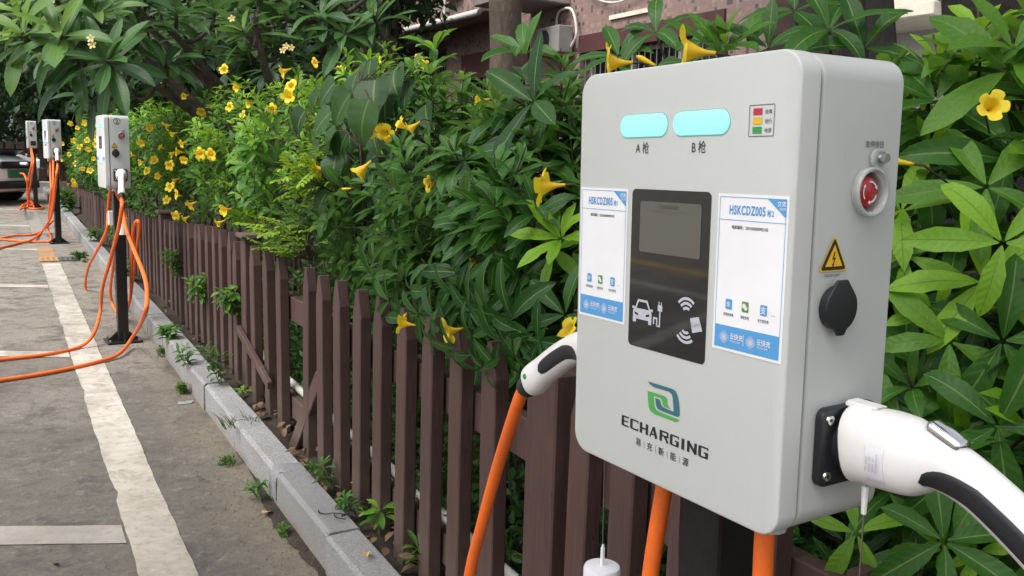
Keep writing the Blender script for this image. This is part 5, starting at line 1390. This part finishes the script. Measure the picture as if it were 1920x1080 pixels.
def ros(p, size=.5, n=15, tint=.3, ax=None):
    q = min(nodes, key=lambda w: (w-p).length + max(0, (w.z-p.z))*.6); ax = (Vector(ax) if ax else ((p-q).normalized()*.5+Vector((-.25, -.2, .7)))).normalized()
    b0 = p-ax*.16; T.twig(spline([q, q.lerp(b0, .5)+Vector((0, 0, -.06)), b0, p], 4), .026, .018, 7)
    for k in range(n):
        f = k/n; T.whorl(p-ax*.10*(1-f), ax, size*(1-.35*f), tint+.45*max(0, f-.55)+rng.uniform(-.1, .1), 1, 98-62*f, .25, th0=k*2.4)
for x, y, Y, sz, ti in ((110, 60, 8.6, .60, .55), (40, 60, 8.9, .60, .6), (200, 110, 8.4, .58, .3), (140, 105, 8.9, .55, .25), (30, 20, 9.3, .55, .7), (180, 25, 9.0, .55, .5), (95, -20, 9.2, .55, .6),
                      (260, 50, 9.3, .5, .3), (330, 20, 9.6, .5, .35), (310, 115, 9.3, .48, .25), (400, 15, 9.8, .5, .4), (455, 55, 9.2, .5, .5), (520, 75, 9.4, .48, .4), (600, 25, 9.2, .5, .3), (645, 60, 9.0, .52, .35),
                      (580, 110, 9.6, .42, .4), (700, 30, 9.0, .5, .45), (480, -15, 9.6, .5, .4), (560, -20, 9.6, .5, .4), (240, -20, 9.5, .5, .4), (690, 95, 9.3, .45, .35), (160, 175, 9.6, .45, .15), (240, 160, 9.8, .45, .1), (270, -5, 10.5, .5, .3), (380, 90, 10.6, .45, .2), (620, 130, 10, .4, .3), (500, 125, 10.4, .4, .2), (90, 80, 10.2, .5, .2), (180, 70, 10.4, .55, .2)):
    ros(atY(x, y, Y), sz*1.08, rng.randrange(12, 17), ti if x < 130 else ti-.06)
for k in range(16):
    ros(Vector((rng.uniform(.6, 4.2), rng.uniform(9.9, 12.0), rng.uniform(2.9, 3.7))), .5, 12, .3)
for k in range(6): ros(Vector((rng.uniform(-.2, 4.2), rng.uniform(8.8, 11.0), rng.uniform(3.45, 4.3))), .5, 12, .3)
def cream_flower():
    V = []; F = []; CO = []
    for k in range(5):
        a = 6.283*k/5; b = len(V)
        for i, (r, w, z) in enumerate(((.02, .04, 0), (.3, .22, .12), (.65, .30, .2), (.95, .16, .2), (1.02, .0, .18))):
            for u in (-1, 0, 1):
                x, y = r, u*w; V.append((z+.04*u, x*math.cos(a)-y*math.sin(a), x*math.sin(a)+y*math.cos(a))); CO.append((0, r, 0))
        for i in range(4):
            for j in range(2): F.append((b+i*3+j, b+i*3+j+1, b+(i+1)*3+j+1, b+(i+1)*3+j))
    me = fast_mesh('flower', np.array(V), np.array(F, np.int32), np.array(CO)); me.materials.append(MATS['petal_cream']); return me
CF = cream_flower()
for x, y, Y in ((167, 70, 8.0), (170, 82, 8.0), (433, 33, 8.7), (535, 85, 8.8), (545, 88, 8.8), (529, 93, 8.8)):
    p = atY(x, y, Y); flower(T, p, (-.5, -.8, .2), .036, me=CF)
T.finish('foliage')

# ---- trees
def tree(name, base, h, r0, crown_c, crown_r, nl, label, stem='bark_grey', leaf=.14, tint=.3, clumps=60, lean=(0, 0), sp='far', parts=0, group=None, limbs=9):
    base = Vector(base); P = Plant(name, base, label, 'tree', group, sp=sp, parts=parts, stem=stem)
    topv = base+Vector((lean[0], lean[1], h)); tr = spline([base-Vector((0, 0, .1)), base.lerp(topv, .33)+Vector((.05, -.04, 0)), base.lerp(topv, .66)+Vector((-.04, .05, 0)), topv], 5)
    v, f = tube_vf([q-base for q in tr], [r0*(1.35-.35*min(1, i/4))*(1-.45*i/len(tr)) for i in range(len(tr))], 16)
    v = [q+Vector((math.sin(q.z*7+q.x*20), math.cos(q.z*5+q.y*20), 0))*r0*.06 for q in v]
    from_vf('trunk', v, f, stem, P.o, True)
    cc = Vector(crown_c); cl = []
    for k in range(clumps):
        d = rdir(); r = rng.uniform(.45, 1.0); cl.append(cc+Vector((d.x*crown_r[0]*r, d.y*crown_r[1]*r, d.z*crown_r[2]*r)))
    for k in range(limbs):
        e = rng.choice(cl); s = tr[rng.randrange(len(tr)//2, len(tr))]; P.twig(spline([s, s.lerp(e, .5)+Vector((0, 0, .2)), e], 4), r0*.35, r0*.08, 6)
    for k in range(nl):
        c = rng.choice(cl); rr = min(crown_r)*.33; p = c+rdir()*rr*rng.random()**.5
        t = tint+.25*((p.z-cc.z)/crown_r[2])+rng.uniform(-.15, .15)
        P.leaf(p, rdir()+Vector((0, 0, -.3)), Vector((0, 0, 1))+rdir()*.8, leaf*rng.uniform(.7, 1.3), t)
    return P.finish('crown')
g = ray(928, 180); tp = Vector((g.x, g.y, 0)).normalized()*6.0
tree('street_tree', (tp.x, tp.y, .15), 6.8, .125, (tp.x+.3, tp.y+.3, 7.4), (1.7, 1.9, 1.0), 3000, 'tall tree with pale grey brown trunk behind the hedge', leaf=.16, clumps=70)
for x, dist, r0, lab, ln in ((1672, 2.9, .045, 'thin dark weathered trunk beside the pale board eave', (-.18, .10)), (1856, 3.4, .19, 'thick black trunk in front of the stained grey wall', (-.25, -.1)), (1540, 3.6, .19, 'thick dark trunk between the pink house and pale eave', (.1, .1))):
    g = ray(x, 120); tp = Vector((g.x, g.y, 0)).normalized()*dist
    tree('dark_tree', (tp.x, tp.y, .12), 4.8, r0, (tp.x+.4, tp.y-.2, 5.6), (1.3, 1.4, .7), 1500, lab, stem='bark_dark', leaf=.17, clumps=45, lean=ln, tint=.35)
# low dark branch in front of the tiled wall
tree('added_shade_tree', (-3.4, -1.2, -.02), 4.6, .2, (-1.9, 1.2, 5.6), (2.7, 2.6, .9), 3000, 'unseen broad tree added opposite the big charging box to shade the near bays', leaf=.24, clumps=60)  # unseen tree, added so its crown shades the near bays
pc = atY(735, 25, 11.0)
tree('small_tree', (pc.x+.2, pc.y+.3, .3), 3.6, .07, (pc.x-.1, pc.y, 4.0), (.75, .9, .85), 1500, 'dark small leaved tree beside the tiled balcony', leaf=.17, tint=.15, clumps=26, parts=60)
BT = [((-5.5, 30, .6), 6, (5, 3.5, 3.2), 'big dark tree far beyond the parking lot'), ((-1.0, 29, .6), 5.5, (3.0, 3, 3.0), 'dark tree standing behind the silver car'),
      ((1.7, 26.5, .55), 4.4, (2.0, 2.2, 2.0), 'dark leafy tree at the end of the hedge'), ((3.6, 22, .5), 5, (2.2, 2.8, 2.4), 'dark tree behind the last flowering shrub'),
      ((4.6, 16.5, .4), 5, (2.0, 2.4, 2.2), 'dense dark tree behind the frangipani'), ((3.9, 13.4, .35), 4.2, (1.7, 1.6, 1.7), 'dark round tree close behind the frangipani'), ((2.2, 33, .6), 7, (3.5, 3, 3.5), 'tall dark tree at the far end of the lot'),
      ((5.6, 20.8, .5), 6, (1.9, 3, 3), 'dark tree at the corner of the pink house'), ((-10, 36, .7), 8, (5, 4, 4), 'broad dark tree at the far corner of the lot')]
for bs, h, cr, lab in BT:
    tree('background_tree', bs, h*.75, .16, (bs[0], bs[1], bs[2]+h*.62), cr, 5200, lab, stem='bark_dark', leaf=.26, tint=.3, clumps=80, group='dark background trees')
# low growth filling the foot of the far hedge
def carpet(name, n, fy, fx, fz, size, tint, label, sp='small'):
    VS = []; FS = []; CS = []; b = 0; S_ = SPEC[sp]
    for k in range(n):
        Y = fy(); p = Vector((fx(Y), Y, 0)); p.z = gz(Y)+fz(p); V, F, co = S_['lo'][rng.randrange(S_['n'])]
        d = (rdir()+Vector((-.5, 0, .2))).normalized(); up = Vector((-.5, 0, 1))+rdir()*.6; up = (up-d*up.dot(d)).normalized(); y = up.cross(d); s = size*rng.uniform(.6, 1.3)
        VS.append(V@np.array([d*s, y*s, up*s], np.float32)+np.array(p, np.float32)); FS.append(F+b); CS.append(np.c_[co, np.full(len(co), tint+rng.uniform(-.25, .2))]); b += len(V)
    o = mesh_obj(name, fast_mesh(name, np.concatenate(VS), np.concatenate(FS), np.concatenate(CS)), S_['mat']); o.color = (0, 0, 0, 1)
    return tag(o, label, 'ground cover', kind='stuff')
carpet('undergrowth', 9000, lambda: 1+abs(rng.gauss(0, 1))*5.5, lambda Y: 1.42+abs(rng.gauss(0, .35)), lambda p: .1+abs(rng.gauss(0, 1))*.33*(1.1 if p.x > 1.6 else .6), .055, .12, 'dense small leaved undergrowth between fence and shrubs')
carpet('undergrowth', 5000, lambda: rng.uniform(9, 27), lambda Y: 1.45+abs(rng.gauss(0, .35)), lambda p: .1+abs(rng.gauss(0, 1))*.45, .09, .30, 'dense leafy undergrowth along the far fence')
carpet('undergrowth', 4200, lambda: rng.uniform(3.9, 5.6), lambda Y: rng.uniform(1.55, 1.9), lambda p: rng.uniform(.1, .85), .045, .25, 'small round leaved bush behind the diagonal board')
carpet('undergrowth', 3000, lambda: rng.uniform(.2, 2.2), lambda Y: rng.uniform(1.6, 2.0), lambda p: rng.uniform(.1, 1.0), .10, .15, 'dark undergrowth below the lime tipped shrub', 'shrub')
# ================================================================ weeds, litter
def weed(px, h, label, n=5, leaf=.06, tint=.45, spread=.05, hh=.0, sp='shrub', pos=None, lean=(-.3, 0)):
    g = pos or gnd(px[0], px[1], hh); base = Vector(g); P = Plant('weed', base, label, 'weed', 'weeds along the kerb and fence', sp=sp, stem='stem_green', parts=120)
    for k in range(n):
        tp = base+Vector((rng.uniform(-spread, spread)+lean[0]*h*.6, rng.uniform(-spread, spread)+lean[1]*h, h*rng.uniform(.5, 1))); pts = spline([base, base.lerp(tp, .5)+Vector((rng.uniform(-.01, .01), rng.uniform(-.01, .01), .01)), tp], 4); P.twig(pts, .0025, .0012, 5)
        for j in range(2, len(pts)): P.whorl(pts[j], (pts[j]-pts[j-1])+Vector((0, 0, .002)), leaf*rng.uniform(.6, 1.1), tint+rng.uniform(-.15, .15), 2, 70)
        P.whorl(pts[-1], (-.2, 0, 1), leaf*.8, tint+.1, 4, 50)
    return P.finish()
W = [((346, 738), .07, 'tuft of fine weeds at the foot of the kerb by a bit of glass', 9, .028, .45, .03, 0, 'small'),
     ((485, 938), .09, 'leafy weed growing in the gap below the patched kerb joint', 3, .045, .45, .04, 0, 'shrub'),
     ((425, 868), .03, 'scrap of low weeds in the dirt beside the kerb', 5, .022, .40, .05, 0, 'small'),
     ((533, 1000), .035, 'small seedlings in the soil gap below the dark twig', 3, .028, .45, .04, 0, 'small'),
     ((300, 668), .07, 'pale weed against the kerb near the black pole', 4, .03, .35, .04, 0, 'small'),
     ((150, 487), .10, 'grassy weed beside the grey drain cover', 8, .06, .30, .10, 0, 'small'),
     ((452, 745), .07, 'young light green sprout on the kerb below the capped post', 1, .055, .65, .02, .16, 'shrub'),
     ((605, 915), .13, 'leafy weed between pickets behind the patched joint', 2, .06, .35, .05, .13, 'shrub'),
     ((668, 965), .14, 'weed with a fallen petal below the pickets', 2, .06, .34, .05, .13, 'shrub'),
     ((722, 990), .17, 'upright weed with two big leaves beside a picket', 1, .11, .60, .03, .13, 'shrub'),
     ((790, 1075), .14, 'leafy weed at the picket nearest the orange cable', 2, .09, .42, .06, .13, 'shrub'),
     ((358, 688), .17, 'bushy weed sprouting over the kerb in front of the pickets', 3, .07, .40, .10, .14, 'shrub'),
     ((415, 728), .30, 'tall dark weed leaning over the kerb near the capped post', 3, .09, .25, .06, .14, 'shrub'),
     ((318, 640), .12, 'weed clump spreading over the kerb past the black pole', 4, .09, .38, .08, .14, 'shrub'),
     ((238, 520), .18, 'leafy weed on the kerb farther along by the fence', 3, .12, .40, .10, .14, 'shrub'),
     ((190, 455), .22, 'big leaved weed on the kerb by the far pickets', 3, .15, .45, .10, .14, 'shrub'),
     ((135, 398), .45, 'bushy weeds hanging over the far kerb beyond box 3', 8, .2, .32, .2, .14, 'shrub')]
for px, h, lab, n, lf, ti, spd, hh, sp in W: weed(px, h, lab, n, lf, ti, spd, hh, sp)
# sprigs hanging on the pickets
for x, y, X, lab in ((430, 570, 1.2, 'light sprig poking out between pickets by the capped post'), (328, 500, 1.2, 'green sprig climbing the far pickets'), (375, 545, 1.2, 'leafy sprig reaching through the pickets past the post'), (215, 440, 1.15, 'leafy spray hanging beside the pole of box 2')):
    p = atX(x, y, X); weed(None, .22, lab, 6, .10, .5, .10, pos=(p.x+.06, p.y, p.z-.1), lean=(-.2, .1))
# grass blades over a kerb joint
def grass(px, n, label, hh=.0, L=.12):
    g = gnd(px[0], px[1], hh); V = []; F = []
    for k in range(n):
        b = len(V); a = rng.uniform(0, 6.28); l = L*rng.uniform(.5, 1.2); d = Vector((math.cos(a)*.8-.3, math.sin(a)*.8, 0)); s = Vector((-d.y, d.x, 0)).normalized()*.0028; o = Vector((rng.uniform(-.03, .03), rng.uniform(-.05, .05), 0))
        for i in range(5):
            t = i/4; c = o+d*l*t*.8+Vector((0, 0, l*(1.1*t-.75*t*t))); w = s*(1-t*.95); V += [c-w, c+w]
        for i in range(4): F.append((b+2*i, b+2*i+1, b+2*i+3, b+2*i+2))
    o = from_vf('grass_tuft', V, F, 'stem_green'); o.location = g; return tag(o, label, 'grass', 'grass tufts along the kerb')
grass((428, 800), 26, 'thin grass blades bending over a kerb joint', .165, .15); grass((432, 870), 22, 'grass blades in the dirt at the kerb foot', 0, .10); grass((345, 735), 30, 'fine grass tuft at the kerb foot', 0, .08)
grass((620, 905), 20, 'grass blades under the first leaning pickets', .13, .2); grass((470, 800), 18, 'grass blades behind the kerb by the brace', .13, .18); grass((160, 492), 30, 'grass beside the drain', 0, .14)
# fallen leaves, petals, twig, glass
def litter(name, pos, size, m, label, cat, rz=None, sp='shrub', grp=None, tilt=.3):
    V, F, co = SPEC[sp]['hi'][rng.randrange(SPEC[sp]['n'])]; me = fast_mesh(name, V*size+np.array((0, 0, size*.22)), F, np.c_[co, np.zeros(len(co))]); o = mesh_obj(name, me, m)
    o.location = Vector(pos)+Vector((0, 0, .006)); o.rotation_euler = (rng.uniform(-tilt, tilt), rng.uniform(-tilt, tilt), rng.uniform(0, 6.28) if rz is None else rz); return tag(o, label, cat, grp)
litter('fallen_leaf', gnd(492, 972), .085, 'dead_leaf_pale', 'curled pale dry leaf on the dirt below the kerb', 'leaf', .8, 'small')
litter('fallen_petal', gnd(690, 1055, .165), .075, 'dead_petal', 'withered orange petal on the kerb stone beside the dark twig', 'petal', 1.2)
litter('fallen_petal', gnd(318, 648, .165), .07, 'dead_petal', 'withered orange petal on the kerb past the black pole', 'petal')
litter('fallen_petal', gnd(308, 625, .165), .06, 'dead_petal', 'brown petal on the kerb stone near the weeds', 'petal')
litter('fallen_petal', gnd(655, 915, .2), .08, 'dead_petal', 'orange petal caught on weeds behind the kerb', 'petal')
litter('fallen_leaf', gnd(378, 902), .05, 'dead_leaf', 'small dark dry leaf on the concrete near the white line', 'leaf')
litter('fallen_leaf', gnd(377, 958), .03, 'dead_leaf', 'tiny dark leaf scrap on the concrete', 'leaf')
litter('fallen_leaf', gnd(102, 1068), .07, 'dead_leaf', 'dark dry leaf in the parking bay', 'leaf')
litter('fallen_petal', gnd(180, 553), .06, 'petal_yellow', 'yellow petal on the concrete behind the cable loop', 'petal'); litter('fallen_petal', gnd(158, 490), .09, 'petal_yellow', 'yellow petal beside the grey drain cover', 'petal')
b = BM()
p0 = gnd(610, 965, .168)
for pts in (((0, 0, 0), (.03, -.02, .006), (.07, -.05, .003), (.11, -.09, .004)), ((.03, -.02, .006), (.02, -.07, .01), (.05, -.10, .006)), ((.0, .0, .0), (-.02, .02, .002), (-.012, .05, .0)), ((.07, -.05, .003), (.04, -.08, .012), (.09, -.02, .006))): b.tube([p0+Vector(q)+Vector((0, 0, .003)) for q in spline(pts, 4)], .0022, 5)
tag(b.build('twig', 'bark_dark'), 'dark dry twig lying across the kerb stone', 'twig')
mat('glass_scrap', (.26, .29, .28), .1, spec=.6)
b = BM(); q = gnd(348, 756); b.vf([q+Vector(w) for w in ((-.05, -.02, .003), (.03, -.03, .004), (.05, .01, .012), (0, .03, .006), (-.04, .02, .012))], [(0, 1, 2, 3, 4)]); tag(b.build('plastic_scrap', 'glass_scrap'), 'scrap of clear plastic at the foot of the kerb', 'plastic')
# loose litter scattered over bed and gravel specks on the dirt strip
VS = []; FS = []; CS = []; bb = 0
for k in range(700):
    V, F, co = SPEC['small']['lo'][rng.randrange(SPEC['small']['n'])]; s = rng.uniform(.03, .08); Y = 1+abs(rng.gauss(0, 1))*4; a = rng.uniform(0, 6.28)
    d = Vector((math.cos(a), math.sin(a), rng.uniform(-.3, .3))).normalized(); up = Vector((rng.uniform(-.4, .4), rng.uniform(-.4, .4), 1)); up = (up-d*up.dot(d)).normalized(); y = up.cross(d)
    VS.append(V@np.array([d*s, y*s, up*s], np.float32)+np.array((1.16+abs(rng.gauss(0, .4)), Y, gz(Y)+rng.uniform(.13, .17)), np.float32)); FS.append(F+bb); CS.append(np.c_[co, np.zeros(len(co))]); bb += len(V)
o = mesh_obj('leaf_litter', fast_mesh('leaf_litter', np.concatenate(VS), np.concatenate(FS), np.concatenate(CS)), 'dead_leaf'); tag(o, 'brown leaf litter on the soil behind the kerb', 'leaf litter', kind='stuff')
mat('grit', (.15, .135, .115), .9)
V = []; F = []
for k in range(3600):
    Y = 1.6+rng.random()**1.8*7; x = .60+rng.random()**.6*.42 if rng.random() < .8 else rng.uniform(-1, .4); s = rng.uniform(.0015, .0045); b0 = len(V); c = Vector((x, Y, gz(Y)+s*.3))
    for q in ((1, 0, 0), (-1, .2, 0), (0, 1, 0), (.1, -1, 0), (0, 0, 1), (0, 0, -1)): V.append(c+Vector(q)*s*rng.uniform(.7, 1.3))
    for t in ((0, 2, 4), (2, 1, 4), (1, 3, 4), (3, 0, 4), (2, 0, 5), (1, 2, 5), (3, 1, 5), (0, 3, 5)): F.append(tuple(b0+i for i in t))
tag(from_vf('grit', V, F, 'grit'), 'loose grit on the dirt strip along the kerb', 'grit', kind='stuff')
# ================================================================ far end of the lot
b = BM(); b.box((-14, 25.6, .45), (2.6, 25.85, .80), .02); tag(b.build('low_wall', 'stained_wall'), 'low grey wall closing the far end of the lot', 'wall')
ff = empty('board_fence', (-3, 26.2, .5), label='dark brown boarded fence at the far end of the lot', cat='fence')
for k in range(46):
    b = BM() if k == 0 else None
    if k == 0: b.box((0, 0, 0), (.19, .05, 1.3), .006); fm = b.build('board', 'fence_brown', ff); fm.location = (-6, 0, 0)
    else:
        o = fm.copy(); COL.objects.link(o); o.parent = ff; o.location = (-6+k*.24, rng.uniform(-.01, .01), rng.uniform(-.04, .04))
for z in (.3, 1.0):
    b = BM(); b.box((-6.05, .055, z), (5.1, .10, z+.1), .004); b.build('rail', 'fence_brown', ff)
